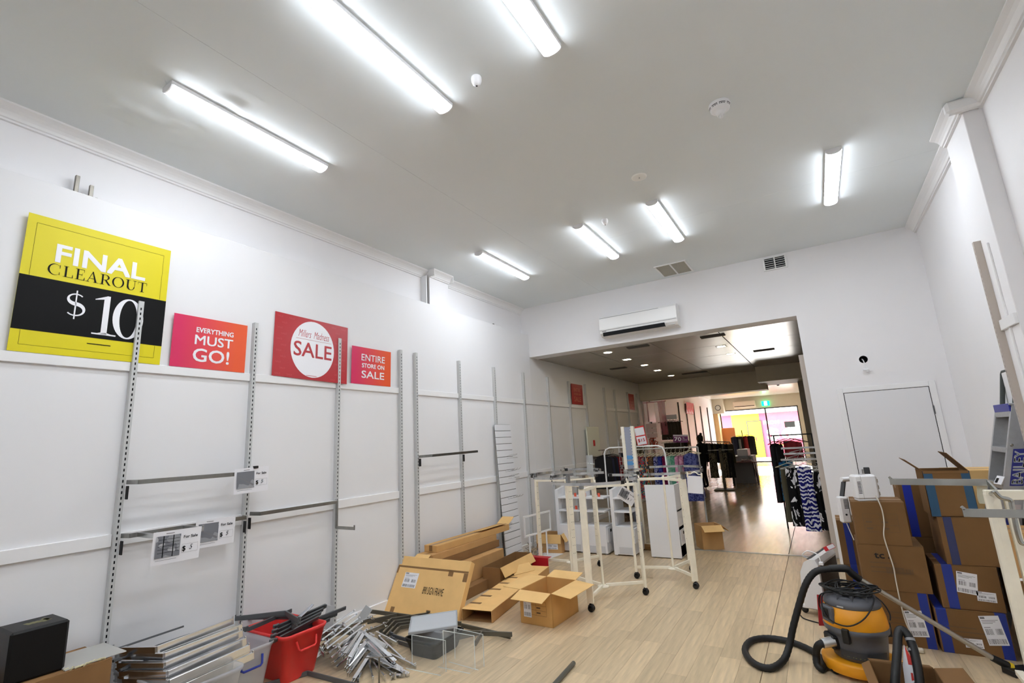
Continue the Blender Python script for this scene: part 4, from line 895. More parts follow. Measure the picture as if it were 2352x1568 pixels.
# ================================================================ ivory three legged garment racks
def caster(g, x, y, z0=.0):
    g.lathe([(.006, z0+.06), (.014, z0+.06), (.014, z0+.078)], 8, tr(x, y, 0))
    for s_ in (-1, 1):
        g.lathe([(.008, -.011), (.027, -.011), (.031, -.006), (.031, .006), (.027, .011), (.008, .011)], 14, tr(x+.004, y+s_*.016, z0+.031) @ rx(pi/2))
    g.box(x-.024, x+.028, y-.027, y+.027, z0+.03, z0+.066, .012)
def round_rack(lb, cx, cy, base, r=.45, h=1.16, ringz=(1.225, 1.255, 1.205), phase=0):
    t = T('garment_rack', lb, 'garment rack', (cx, cy, 0), group='ivory round garment racks')
    for k in range(3):
        a = rad(base+120*k); d = Vector((cos(a), sin(a), 0)); m = rz(a)
        g = G(); g.box(r-.013, r+.013, -.034, .034, .075, h, .003, m); g.box(r-.0135, r-.0128, -.031, -.028, .1, h-.03, 0, m)
        L_ = part('leg', g, IVORY, t)
        g = G()
        for i in range(9):
            for s_ in (-1, 1): g.box(r-.0142, r-.0128, s_*.012-.003, s_*.012+.003, .38+.085*i, .386+.085*i, 0, m)
        part('screw_hole', g, M('hole_brown', (74, 62, 48), .8), L_, stuff=True)
        g = G(); g.bar(d*.03+Vector((0, 0, .125)), d*(r-.012)+Vector((0, 0, .125)), .022, .03); part('brace', g, IVORY, t)
        g = G(); g.bar(d*.0+Vector((0, 0, h-.02)), d*(r)+Vector((0, 0, h-.02)), .026, .032); part('top_arm', g, IVORY, t)
        g = G(); caster(g, d.x*r, d.y*r); part('caster', g, BLACKP, t)
        # chrome rail: an arc on its own socket
        z = ringz[k % len(ringz)]; a0 = a-rad(57); a1 = a+rad(57); R_2 = r+.03; n = 20
        g = G(); vs_ = []
        for i in range(n+1):
            q = a0+(a1-a0)*i/n
            for (rr, zz) in ((R_2-.006, z-.014), (R_2+.006, z-.014), (R_2+.006, z+.014), (R_2-.006, z+.014)): vs_.append((rr*cos(q), rr*sin(q), zz))
        g.add(vs_, [(i*4+j, (i+1)*4+j, (i+1)*4+(j+1) % 4, i*4+(j+1) % 4) for i in range(n) for j in range(4)]+[(0, 1, 2, 3), (4*n+3, 4*n+2, 4*n+1, 4*n)])
        ra = part('rail', g, CHROME, t)
        g = G(); g.box(r-.012, r+.03, -.02, .02, h-.005, z+.012, .003, m); part('socket', g, M('socket_steel', (150, 152, 154), .28, .9), t)
        g = G()
        for q in (a0, a1): g.lathe([(.0045, -.008), (.006, 0), (.0045, .016)], 8, tr(R_2*cos(q), R_2*sin(q), z+.014))
        g.box(R_2-.01, R_2+.01, -.022, .022, z-.02, z+.018, .004, rz(a1-.06)); part('end_stop', g, BLACKP, ra, stuff=True)
    g = G(); g.tube([(0, 0, .1), (0, 0, h+.05)], .0125, 10); part('pole', g, IVORY, t)
    g = G(); g.lathe([(.03, .10), (.06, .108), (.06, .122), (.03, .128)], 18); part('hub', g, IVORY, t)
    g = G(); g.box(-.028, .028, -.028, .028, h-.035, h-.002, .004); part('top_hub', g, IVORY, t)
    return t
round_rack('ivory three legged round rack nearest the open carton', 1.986, 5.282, 35)
round_rack('ivory three legged round rack at the left, beside the small white sign frame', 1.21, 6.14, 59, ringz=(1.25, 1.225, 1.2))
round_rack('ivory three legged round rack at the right, carrying the blank white sheet', 2.489, 6.236, -45, r=.43, ringz=(1.225, 1.255, 1.24))
# things clipped to the racks
sale_sheet('small for sale sheet hanging askew inside the near rack', 0, 0, 0, .2, .145, 0, '5', 1, facing=TOCAM(2.115, 5.58, 1.0) @ rz(rad(-33)))
t = T('blank_sheet', 'blank white sheet clipped to the right side of the right hand rack', 'paper sheet', mx=TOCAM(2.83, 5.93, 1.005) @ rz(rad(-4)))
g = G(); g.grid(lambda u, v: (.165*u+.0*v, .19*v, .006*sin(pi*u)), 8, 6); part('sheet', g, PAPER, t)
g = G(); g.tube([(.0, .205, .004), (.045, .21, .004), (.06, .225, .004), (.082, .235, .004), (.104, .225, .004), (.12, .21, .004), (.165, .205, .004)], .006, 6)
for q in (.005, .16): g.box(q-.008, q+.008, .17, .225, -.004, .012, .003)
part('hanger', g, IVORY, t)
t = T('card_holder', 'clear plastic card holder standing up from the rail of the left hand rack', 'holder', mx=TOCAM(1.60, 5.98, 1.19) @ rz(rad(-2)))
g = G(); g.grid(lambda u, v: (.09*u, .27*v, .015*sin(pi*u)), 6, 4); part('sheet', g, M('holder_plastic', (200, 204, 206), .12, alpha=.5), t)
g = G(); g.box(0, .09, .17, .176, .002, .014, 0, rz(rad(-8))); part('fold', g, EDGE, t)

# ================================================================ white laminate display units
def unit(lb, x0, x1, y0, y1, h=.955, back=False, group='white laminate display units'):
    """low drawer box with a taller side panel carrying two shelves"""
    t = T('display_unit', lb, 'display unit', ((x0+x1)/2, (y0+y1)/2, 0), group=group); a, b = (x1-x0)/2, (y1-y0)/2
    if back:
        g = G(); g.box(-a, a, -b, -b+.018, .012, h, .002); part('back_panel', g, WHITEL, t)
        g = G(); g.box(-a-.001, a+.001, -b-.001, -b+.03, h-.03, h, .002); part('top_rail', g, WHITEL, t)
        g = G(); g.box(a-.018, a, -b+.02, b, .012, h, .002); part('side_panel', g, WHITEL, t)
        zs = (.4, .62)
    else:
        g = G(); g.add([], []); g.prism([(-b, .012), (b, .012), (b, h), (-b, h-.045)], -a, -a+.05, frame((0, 0, 0), (0, 1, 0), (0, 0, 1), (1, 0, 0))); part('side_panel', g, WHITEL, t)
        g = G(); g.prism([(-b, .40), (b-.02, .40), (b-.02, h-.06), (b-.1, h)], -a+.0501, -a+.052, frame((0, 0, 0), (0, 1, 0), (0, 0, 1), (1, 0, 0))); part('inner_panel', g, WHITEL, t)
        g = G(); g.box(-a+.05, a, b-.016, b, .40, h-.09, .001); part('back_panel', g, M('unit_back', (214, 214, 214), .5), t) if False else None
        zs = (.60, .79)
    g = G(); g.box(-a+.05 if not back else -a+.018, a, -b+.001 if not back else -b+.02, b, .02, .40, .002); part('drawer_box', g, WHITEL, t)
    g = G(); g.box(-a+.08, a-.03, -b-.001, -b+.001, .03, .12, .0005); d = part('kick_panel', g, M('laminate_seam', (206, 208, 212), .45), t) if not back else None
    for z in zs:
        g = G(); g.box(-a+.05 if not back else -a+.02, a, -b+.01, b-.01, z-.012, z+.012, .002); part('shelf', g, WHITEL, t)
    if not back:
        for z in zs: g = G(); g.prism([(0, 0), (.05, 0), (0, -.05)], -a+.052, -a+.062, frame((0, -b+.06, z-.012), (0, 1, 0), (0, 0, 1), (1, 0, 0))); part('shelf_bracket', g, WHITEP, t)
    g = G(); g.box(a-.0005, a+.012, -b+.03, b-.03, .17, .37, .003); dr = part('drawer', g, WHITEL, t)
    g = G(); g.box(a+.011, a+.0135, -.03, .03, .30, .34, .001); part('handle', g, BLACKP, dr)
    for (p, q) in ((-a+.03, -b+.03), (a-.03, -b+.03), (-a+.03, b-.03), (a-.03, b-.03)):
        g = G(); g.lathe([(.018, 0), (.018, .02)], 10, tr(p, q, 0)); part('foot', g, M('foot_grey', (150, 150, 152), .5), t)
    return t
unit('white display unit with shelves at the left end of the row', .513, .925, 7.17, 7.50)
unit('white display unit with shelves second from the left in the row', .93, 1.325, 7.14, 7.47)
unit('white display unit with shelves and open drawer slot, third in the row', 1.418, 1.72, 7.16, 7.62)
unit('white display unit turned with its plain back to the room, right end of the row', 1.944, 2.36, 7.195, 7.58, .975, True)
# goods on and behind the units
def wrapped(lb, x, y, z, w, d, h, mat):
    from mathutils import noise as N_
    g = G()
    for (fx, n1) in ((0, 0),):
        g.lathe([(.2, 0), (.46, .03), (.5, .3), (.49, .7), (.42, .95), (.15, 1.0)], 14)
    g.v = [(a*w*(1+.12*N_.noise(Vector((a*5, b*5, c*5+x)))), b*d*(1+.12*N_.noise(Vector((a*4+9, b*5, c*5)))), c*h) for a, b, c in g.v]
    return solo('wrapped_bundle', g, mat, lb, 'bundle', (x, y, z))
BRN = pattern_mat('brown_bundle', [(70, 58, 46), (112, 92, 72), (150, 130, 104)], 9)
wrapped('brown plastic wrapped bundle between second and third white units, on the floor', 1.40, 7.70, 0, .34, .34, .55, BRN)
wrapped('brown plastic wrapped bundle stacked on the lower one between the white units', 1.42, 7.72, .52, .32, .32, .36, BRN)
t = T('plastic_box', 'black plastic box on top of the wrapped bundles between the white units', 'box', (1.43, 7.75, .875))
g = G(); g.box(-.13, .13, -.09, .09, 0, .11, .008); part('body', g, BLACKP, t)
g = G(); quad(g, -.03, .03, .03, .05, 0, TOCAM(0, -.0915, 0)); part('badge', g, PAPER, t)
carton('brown carton tipped behind the right hand white unit', 2.42, 2.72, 7.9, 8.2, 0, .33, CARD, rad(30), opened=(('f', -30, .14), ('r', -40, .14)))
g = G(); g.lathe([(.012, 0), (.03, .01), (.055, .04), (.058, .1), (.05, .12), (.02, .13)], 14); solo('yellow_bottle', g, M('yellow_plastic', (216, 178, 30), .4), 'yellow bottle standing behind the third white unit', 'bottle', (1.62, 7.72, .985)) if False else None
g = G(); g.box(-.14, .14, -.1, .1, 0, .05, .01); solo('cloth_pile', g, M('ochre_cloth', (130, 96, 50), .9), 'ochre cloth folded on the floor inside the third white unit', 'cloth', (1.80, 7.72, 0))
for (x, z, lb) in ((.99, .802, 'small red tag on the top shelf of the second white unit, left'), (1.22, .802, 'small red tag on the top shelf of the second white unit, right'), (.83, .802, 'small red tag on the top shelf of the first white unit'), (.83, .612, 'small red tag on the lower shelf of the first white unit')):
    g = G(); g.box(-.02, .02, -.002, .002, 0, .055, .001); solo('shelf_tag', g, M('tag_red', (214, 84, 60), .5), lb, 'tag', (x, 7.24, z))

# white sign frame on a flat base, with cartons, tinsel
t = T('sign_stand', 'low white sign frame with clear panel on two posts and a flat base', 'sign stand', mx=frame((.40, 6.36, 0), Vector((.09, .68, 0)).normalized(), Vector((-.68, .09, 0)).normalized(), (0, 0, 1)))
g = G(); g.box(-.04, .70, -.17, .13, 0, .008, .002); part('base', g, TRIMW, t)
for q in (.11, .53): g = G(); g.box(q-.011, q+.011, -.008, .008, .006, .34, .002); part('post', g, TRIMW, t)
for (a, b, c, d) in ((0, .66, .335, .36), (0, .66, .60, .625), (0, .025, .36, .60), (.635, .66, .36, .60)): g = G(); g.box(a, b, -.01, .01, c, d, .002); part('frame', g, TRIMW, t)
g = G(); g.box(.02, .64, -.0015, .0015, .355, .605, 0); part('pane', g, AC, t)
carton('open brown carton behind the low white sign frame', .22, .62, 7.0, 7.3, 0, .27, CARD, rad(8), opened=(('f', -80, .13), ('r', -60, .13)), stickers=((.16, .06, .18, .10, 0),))
g = G()
for k in range(110):
    p = Vector((rnd.uniform(-.13, .13), rnd.uniform(-.1, .1), rnd.random()**1.5*.17)); d = Vector((rnd.uniform(-1, 1), rnd.uniform(-1, 1), rnd.uniform(-.3, 1))).normalized()
    w = Vector((-d.y, d.x, .3)).normalized()*.006; L_ = .05; g.add([p-w, p+w, p+d*L_+w, p+d*L_-w], [(0, 1, 2, 3)])
o = solo('tinsel', g, M('tinsel_silver', (196, 198, 200), .12, 1.0), 'heap of silver tinsel on the floor at the foot of the leaning slat panel', 'tinsel', (.30, 6.78, .005)); o['kind'] = 'stuff'
g = G(); g.grid(lambda u, v: (.2*u, .16*v, .004+.02*sin(3*u)*sin(2*v+1)), 6, 6); solo('crumpled_paper', g, PAPER, 'white paper lying on the floor in front of the low white sign frame', 'paper', (.58, 6.16, 0))
# ================================================================ the shop beyond the opening
def downlight(x, y, lb, round_=True):
    t = T('downlight', lb, 'light', (x, y, OPZ), group='ceiling downlights'); EM = M('downlight_lens', (255, 250, 240), .4, emit=DOWNLIGHT, emitcol=(255, 236, 196))
    g = G()
    if round_:
        g.lathe([(.07, -.004), (.085, -.006), (.09, -.001), (.09, .0)], 22); part('trim_ring', g, WHITEP, t)
        g = G(); g.lathe([(.069, -.0045), (.069, -.003)], 22); part('lens', g, EM, t)
    else:
        for (a, b, c, d) in ((-.085, .085, -.085, -.065), (-.085, .085, .065, .085), (-.085, -.065, -.065, .065), (.065, .085, -.065, .065)): g.box(a, b, c, d, -.006, 0, .001)
        part('trim_ring', g, WHITEP, t, stuff=True)
        g = G(); g.box(-.064, .064, -.064, .064, -.004, -.002, 0); part('lens', g, EM, t)
for (x, y, rd, lb) in ((1.229, 8.19, 1, 'round downlight nearest the opening, on the left'), (1.225, 9.24, 0, 'square downlight behind the nearest round one on the left'), (1.25, 10.3, 1, 'round downlight in the middle of the left row'), (1.225, 11.4, 0, 'square downlight fourth in the left row'), (1.2, 12.75, 1, 'round downlight last in the left row by the beam'),
                      (2.95, 9.23, 0, 'square downlight in the right row nearer the opening'), (2.96, 10.28, 1, 'round downlight in the right row')):
    downlight(x, y, lb, rd)
def ceil_vent(x, y, lb, w=.36, d=.14):
    t = T('ceiling_vent', lb, 'vent', (x, y, OPZ), group='dark ceiling vents in the back room')
    g = G(); g.box(-w/2, w/2, -d/2, d/2, -.006, 0, .002); part('backing', g, M('vent_dark', (44, 42, 40), .6), t)
    for k in range(4): g = G(); g.bar((-w/2, -d/2+d*(k+.5)/4, -.01), (w/2, -d/2+d*(k+.5)/4, -.01), .02, .004, (0, .6, 1), 0); part('louvre', g, M('vent_grey', (78, 76, 72), .5), t)
for (x, y, lb) in ((1.82, 8.04, 'dark louvred vent in the back room ceiling right of the nearest downlight'), (.69, 10.25, 'dark louvred vent at the left of the back room ceiling'), (3.54, 10.33, 'dark louvred vent at the right of the back room ceiling'), (1.79, 12.7, 'long dark louvred vent in front of the beam'), (3.0, 8.1, 'dark louvred vent near the opening on the right')):
    ceil_vent(x, y, lb, .6 if y > 12 else .36)

# shop front: frame, glazing, street beyond
fr_ = M('shopfront_frame', (60, 60, 62), .4, .5)
w1 = sroot('window_1', (0, SHOPY, 0))
for (a, b, c, d) in ((-.42, 3.45, 2.80, 2.86), (-.42, -.36, 0, 2.8), (1.86, 1.93, 0, 2.8), (3.39, 3.45, 0, 2.8), (.30, 3.4, 0, .06)):
    g = G(); g.box(a, b, -.03, .03, c, d, .004); part('window_frame', g, fr_, w1)
g = G(); g.box(1.93, 3.39, -.004, .004, .06, 2.8, 0); part('pane', g, M('window_glass', (240, 246, 246), .02, alpha=.12), w1)
g = G(); g.box(-3, 6, SHOPY+.2, 36.4, -.15, -.002, 0); struct('ground', g, M('paving', (206, 202, 196), .6))
F_Y = 35.5
g = G(); g.box(-4.2, 7.4, F_Y, F_Y+.3, -.1, 3.3, 0); fac = struct('wall_opposite', g, M('facade_pink', (186, 60, 84), .6))
g = G(); g.box(-.6, 1.05, F_Y-.02, F_Y, 0, 3.0, .004); part('yellow_panel', g, M('facade_yellow', (214, 172, 14), .6), fac)
g = G(); g.box(-4.2, 7.4, F_Y-.5, F_Y, 2.75, 3.1, .01); part('canopy', g, M('facade_white', (214, 206, 200), .6), fac)
d2 = sroot('door_2', (.33, F_Y-.03, 0))
g = G(); g.box(0, .78, -.02, 0, 0, 2.26, .003); part('leaf', g, M('facade_yellow2', (220, 184, 16), .5), d2)
for (a, b, c, d) in ((-.05, 0, 0, 2.31), (.78, .83, 0, 2.31), (0, .78, 2.26, 2.31)): g = G(); g.box(a, b, -.05, .0, c, d, .004); part('frame', g, fr_, d2)
g = G(); write(g, 'll', .22, .42, 1.02, 1.28, TOCAM(0, -.021, 0), .05); part('lettering', g, M('red_print', (216, 30, 30), .5), d2)
for (s_, a, b, c, d, m_) in (('FROM', 1.25, 2.15, 2.02, 2.26, 'poster_white'), ('$6', 1.35, 2.85, .98, 1.78, 'poster_white'), ('STOREWIDE', 1.7, 2.9, .62, .80, None), ('EVENT', 1.9, 2.7, .36, .54, None)):
    g = G(); write(g, s_, a, b, c, d, TOCAM(0, F_Y-.004, 0), .02); part('lettering', g, MATS.get(m_) or M('orange_print', (250, 160, 40), .5), fac)
g = G(); g.box(2.55, 3.35, F_Y-.02, F_Y-.008, 1.1, 2.1, .002); part('poster', g, M('pale_poster', (206, 214, 206), .5), fac)

t = T('air_conditioner', 'second split air conditioner, on the far wall above the shop entrance', 'air conditioner', (.93, SHOPY-.1, 2.93))
g = G(); g.box(-.56, .56, -.22, 0, 0, .36, .03); part('body', g, M('ac_beige', (222, 204, 186), .4), t)
g = G(); g.box(-.5, .5, -.222, -.21, .07, .10, .0); part('outlet', g, DARK, t)
t = T('exit_sign', 'green and white lit exit sign hanging above the shop entrance', 'exit sign', (1.98, SHOPY-.2, 2.95))
g = G(); g.box(-.19, .19, -.03, .0, 0, .25, .005); part('case', g, M('exit_green', (0, 190, 120), .4, emit=2.4, emitcol=(0, 200, 130)), t)
g = G(); g.box(-.07, .07, -.033, -.03, .02, .23, 0); part('symbol_panel', g, M('exit_white', (255, 255, 255), .4, emit=4, emitcol=(235, 255, 245)), t)
g = G(); mm = TOCAM(0, -.0335, 0)
for pts in ([(-.01, .16), (.01, .16), (.01, .19), (-.01, .19)], [(-.03, .09), (.01, .09), (.02, .15), (-.02, .155)], [(-.05, .03), (-.035, .03), (.0, .09), (-.02, .1)], [(.02, .04), (.035, .05), (.012, .1), (-.004, .09)], [(.02, .15), (.05, .12), (.055, .13), (.025, .16)]): g.add([(a, b, 0) for a, b in pts], [tuple(range(4))], mm)
part('running_figure', g, MATS['exit_green'], t, stuff=True)
t = T('wall_clock', 'small round clock on the nib wall left of the shop entrance', 'clock', (-.38, SHOPY-.61, 3.02))
g = G(); g.lathe([(.14, 0), (.15, .015), (.14, .03)], 24, rx(pi/2)); part('rim', g, INK, t)
g = G(); g.lathe([(.12, .03), (.12, .032)], 24, rx(pi/2)); part('face', g, M('clock_face', (190, 186, 176), .5), t)
for (a, b, lb) in ((.9, 16.5, 'small black spot lamp on the front shop ceiling, left'), (2.55, 19.0, 'small black spot lamp on the front shop ceiling, middle'), (3.1, 22.0, 'small black spot lamp on the front shop ceiling, right')):
    g = G(); g.lathe([(.03, 0), (.05, -.04), (.05, -.13), (.035, -.15)], 12); solo('spot_lamp', g, BLACKP, lb, 'lamp', (a, b, 3.5))

# upright strips and panels on the front shop's left wall
for k, y in enumerate((15.2, 16.0, 17.0, 21.2, 22.6, 24.2, 25.8, 27.6)):
    g = G(); g.box(0, .05, -.02, .02, .1, 3.0, .003); solo('wall_strip', g, M('strip_dark', (92, 86, 84), .35, .7), 'dark metal wall strip on the front shop side wall, number %s from the beam' % ('first', 'second', 'third', 'fourth', 'fifth', 'sixth', 'seventh', 'last')[k], 'upright', (-.66, y, 0), 'front shop wall strips')
PKP = M('panel_pink_reflection', (226, 196, 196), .25)  # white panel, its pink reflection put into the base colour
for (y, x, lb) in ((14.8, .30, 'pale glossy panel high on the wall beyond the beam, nearer'), (15.55, .42, 'pale glossy panel high on the wall beyond the beam, farther')):
    g = G(); g.box(-.02, .02, -.36, .36, 0, .62, .004); solo('mirror_panel', g, PKP, lb, 'panel', (x-.62, y, 2.1), None)
g = G(); g.grid(lambda u, v: (.22*u, .04*sin(9*u+v*3), .95*v), 12, 8); g.tube([(-.97, 0, .95), (.25, 0, .95)], .012, 6); solo('pink_drape', g, M('pink_gauze', (214, 130, 146), .5, alpha=.6), 'pink gauzy drape hanging beyond the pale glossy panels', 'drape', (.33, 14.4, 1.68))
t = poster('sale_banner', 'red three part sale banner high on the front shop side wall', 22.4, 2.55, 1.5, .5, M('banner_red', (196, 48, 52), .5), .1, x0=-.60)
g = G()
for k in range(3): write(g, 'SALE', .1+.5*k, .42+.5*k, .26, .36, None, .01, z=.002)
part('lettering', g, MATS['poster_faded'], t, stuff=True)
g = G()
for k in range(3): g.add([(.02+.5*k, .02, .001), (.46+.5*k, .02, .001), (.02+.5*k, .2, .001)], [(0, 1, 2)])
part('print', g, M('banner_lilac', (216, 196, 214), .5), t, stuff=True)

# hanging clothes ---------------------------------------------------------------------------
def cloth_mesh(name, w, h, folds, flare, mat, d=.03, seed=0, shoulders=True):
    r_ = random.Random(seed); ph = [r_.random()*6 for _ in range(3)]; g = G(); nu, nv = 16, 12
    for s_ in (1, -1):
        def f(u, v):
            q = v if shoulders else 0
            ww = w*(1+flare*(1-v)); x = (u-.5)*ww; drop = (abs(u-.5)*2)**2*.06*h if shoulders and v > .97 else 0
            e = sin(pi*u)**.4 if 0 < u < 1 else 0
            return (x, s_*(d*e*(.6+.4*v)+.0)+.018*(1-v*.8)*sin(folds*2*pi*u+ph[0])+.012*(1-v)*sin(folds*4.3*u+ph[1]), (v-1)*h-drop)
        g.grid(f, nu, nv)
    return g.mesh(name, mat)
HANGM = G(); HANGM.tube([(-.19, 0, -.055), (0, 0, .0), (.19, 0, -.055)], .006, 6); HANGM.tube([(-.19, 0, -.055), (.19, 0, -.055)], .004, 5); HANGM.tube([(0, 0, 0), (0, 0, .035), (.02, 0, .055), (.028, 0, .075), (.012, 0, .095), (-.012, 0, .09)], .003, 6)
HANGB = HANGM.mesh('hanger', BLACKP)
HANGW = HANGM.mesh('hanger_white', M('hanger_grey', (196, 196, 194), .3))
HANGC = HANGM.mesh('hanger_cream', M('hanger_cream', (214, 206, 180), .4))
def garment(lb, cat, x, y, ztop, rot, me, hang=HANGB, group=None, name='garment', sx=1.0):
    t = T(name, lb, cat, (x, y, ztop), rot, group); t.scale = (sx, 1, 1)
    o = put('fabric', me, t, (0, 0, -.045)); put('hanger', hang, t); return t
def pants_mesh(name, w, h, mat, seed=0):
    g = G(); r_ = random.Random(seed)
    for s_ in (-1, 1):
        ph = r_.random()*6
        for q in (1, -1):
            def f(u, v):
                e = sin(pi*u)**.5 if 0 < u < 1 else 0; wl_ = w*.5*(1.05-.12*v if v < .7 else .97)
                return (s_*w*.235*(1+.1*(1-v))+(u-.5)*wl_, q*.035*e*(.7+.3*sin(5*v+ph))+.012*sin(9*v+ph), (v-1)*h)
            g.grid(f, 10, 14)
    return g.mesh(name, mat)
BWP = pattern_mat('black_white_print', [(14, 14, 16), (14, 14, 16), (232, 232, 236)], 9, stretch=(1, 1, .55), dist=1.6, pos=[0, .3, .56])
ZEB = pattern_mat('zebra_navy', [(24, 26, 110), (226, 228, 240)], 5.0, 'WAVE', stretch=(2.2, 2.0, 1), dist=9.0, pos=[0, .6])
DRESSB = M('dark_dress', (22, 22, 26), .9); REDF = M('red_cloth', (120, 14, 22), .85); OLIVE = M('olive_cloth', (84, 80, 62), .9); NAVY = M('navy_cloth', (34, 38, 62), .9); MAROON = M('maroon_cloth', (128, 24, 28), .85)
GREYK = pattern_mat('grey_knit', [(104, 102, 96), (132, 130, 122)], 60)
# chrome wall rack at the right with layered trousers
t = T('wall_rack', 'chrome tiered wall rack full of hangers just beyond the opening, at the right', 'clothes rack', (4.17, 9.1, 0))
for k, (y, z, x0) in enumerate(((-.12, 1.18, -.56), (.12, 1.26, -.52), (.36, 1.34, -.56), (-.12, 1.02, -.42))):
    g = G(); g.bar((0, y, z), (x0, y, z), .012, .032); part('rail', g, CHROME, t)
g = G(); g.box(-.03, 0, -.3, .5, .3, 1.5, .003); part('back_plate', g, STEEL, t)
for k in range(4):
    o = put('hanger', HANGW, t, (-.36+.03*k, -.05+.14*k, 1.10+.07*k)); o.rotation_euler = (0, rad(4*k-6), rad(20*k-30))
garment('black and white patterned trousers at the front of the wall rack', 'trousers', 3.77, 8.96, 1.10, rad(6), pants_mesh('fabric', .25, .86, BWP, 1), HANGW, 'trousers on the wall rack')
garment('navy and white zebra print trousers at the front of the wall rack', 'trousers', 3.91, 8.88, 1.12, rad(-4), pants_mesh('fabric', .20, .93, ZEB, 2), HANGW, 'trousers on the wall rack')
garment('black trousers with white marks on a white hanger, nearest the jamb', 'trousers', 4.08, 8.88, 1.04, rad(-12), pants_mesh('fabric', .16, .83, BWP, 5), HANGW, 'trousers on the wall rack')
garment('grey knitted garment between zebra trousers and the jamb', 'garment', 4.07, 9.03, 1.0, rad(50), cloth_mesh('fabric', .3, .74, 3, .3, GREYK, seed=4), HANGW)
garment('olive and grey layered trousers behind the black and white pair', 'trousers', 3.68, 9.12, 1.12, rad(30), pants_mesh('fabric', .26, .84, OLIVE, 7), HANGC, 'trousers on the wall rack')
garment('blue patterned garment behind the left edge of the wall rack', 'garment', 3.66, 9.3, 1.2, rad(40), cloth_mesh('fabric', .26, .62, 3, .1, pattern_mat('blue_print', [(20, 60, 120), (40, 110, 150), (20, 24, 40)], 16), seed=8), HANGB)
# free standing straight rack with black dress and red tops
t = T('clothes_rail', 'thin black clothes rail with a crossbar behind the wall rack', 'clothes rack', (3.5, 9.9, 0))
g = G(); g.tube([(0, 0, 0), (0, 0, 1.55)], .012, 8); part('post', g, BLACKP, t)
g = G(); g.tube([(.58, 0, 0), (.58, 0, 1.55)], .012, 8); part('post', g, BLACKP, t)
g = G(); g.tube([(-.05, 0, 1.55), (.62, 0, 1.55)], .011, 8); part('crossbar', g, BLACKP, t)
garment('long black dress hanging at the left end of the thin clothes rail', 'dress', 3.50, 9.86, 1.46, rad(60), cloth_mesh('fabric', .30, .98, 2, .0, DRESSB, seed=9), HANGB)
garment('second long black dress beside the first on the thin clothes rail', 'dress', 3.56, 9.9, 1.45, rad(70), cloth_mesh('fabric', .28, .9, 3, .1, DRESSB, seed=19), HANGB)
for k in range(3):
    garment('dark red camisole top, %s of three on the thin clothes rail' % ('left', 'middle', 'right')[k], 'top', 3.72+.055*k, 9.84-.03*k, 1.50-.012*k, rad(14-9*k), cloth_mesh('fabric', .17, .30, 2, .1, REDF, seed=20+k), HANGB, 'red tops on the clothes rail')
t = T('price_sign', 'small wire framed sign above the red tops', 'sign', (3.78, 9.9, 1.56))
g = G(); g.tube([(0, 0, 0), (0, 0, .12)], .004, 6); part('stem', g, CHROME, t)
g = G(); g.box(-.08, .08, -.003, .003, .12, .22, .001); part('card', g, M('sign_card', (196, 200, 198), .5), t)

# left side: mirror, coats
g = G(); g.box(0, .03, -.33, .33, 0, .62, .004); solo('wall_mirror', g, M('cream_panel', (222, 226, 210), .25), 'pale panel with a small red ticket on the left wall of the back room', 'panel', (.05, 10.0, 1.30))
g = G(); g.box(0, .004, -.05, .05, 0, .12, 0); solo('red_ticket', g, M('ticket_red', (196, 40, 44), .5), 'small red price ticket in the middle of the pale panel', 'ticket', (.082, 10.0, 1.52))
for k in range(6):
    mt = (DRESSB, NAVY, DRESSB, NAVY, MAROON, MAROON)[k]
    garment(('black garment nearest in the row under the pale panel', 'navy garment second in the row under the pale panel', 'black garment third in the row under the pale panel', 'navy garment fourth in the row under the pale panel', 'dark red garment fifth in the row under the pale panel', 'dark red garment at the far end of the row under the pale panel')[k], 'garment', .36, 9.72+.12*k, 1.33, rad(5), cloth_mesh('fabric', .36, .62, 3, .12, mt, .04, seed=30+k), HANGB, 'garments under the pale panel')
t = T('hanging_rail', 'chrome hanging arm on the left wall carrying dark garments', 'clothes rack', (.3, 9.7, 1.43)); g = G(); g.tube([(0, -.05, 0), (0, .75, 0)], .01, 8); part('rail', g, CHROME, t)
# white pipe arch rail
t = T('arch_rail', 'white arched pipe rail standing behind the white units', 'clothes rack', (1.55, 8.1, 0))
g = G(); g.tube([(-.53, 0, 0), (-.52, 0, 1.40), (-.49, 0, 1.47), (-.42, 0, 1.50), (.40, 0, 1.50), (.47, 0, 1.47), (.50, 0, 1.40), (.53, 0, 0)], .013, 10); part('pipe', g, TRIMW, t)
# ivory double post with grey insert
t = T('display_post', 'tall ivory notched display post with grey panel and blue labels', 'display post', (1.56, 7.86, 0), rad(-8))
for s_ in (-1, 1):
    g = G(); g.box(s_*.085-.028, s_*.085+.028, -.022, .022, .02, 1.83, .003)
    for k in range(34): g.box(s_*.085+(.02 if s_ < 0 else -.034), s_*.085+(.034 if s_ < 0 else -.02), -.034, -.02, .25+.046*k, .262+.046*k, 0)
    part('post', g, IVORY, t)
g = G(); g.box(-.058, .058, -.012, .012, .3, 1.82, 0); part('insert', g, M('insert_grey', (150, 156, 172), .5), t)
for k in range(2): g = G(); g.box(-.055, .055, -.016, -.012, 1.22+.09*k, 1.28+.09*k, 0); part('label_strip', g, M('label_blue', (86, 150, 204), .5), t)
g = G(); g.box(-.15, .15, -.15, .15, 0, .02, .004); part('base', g, IVORY, t)
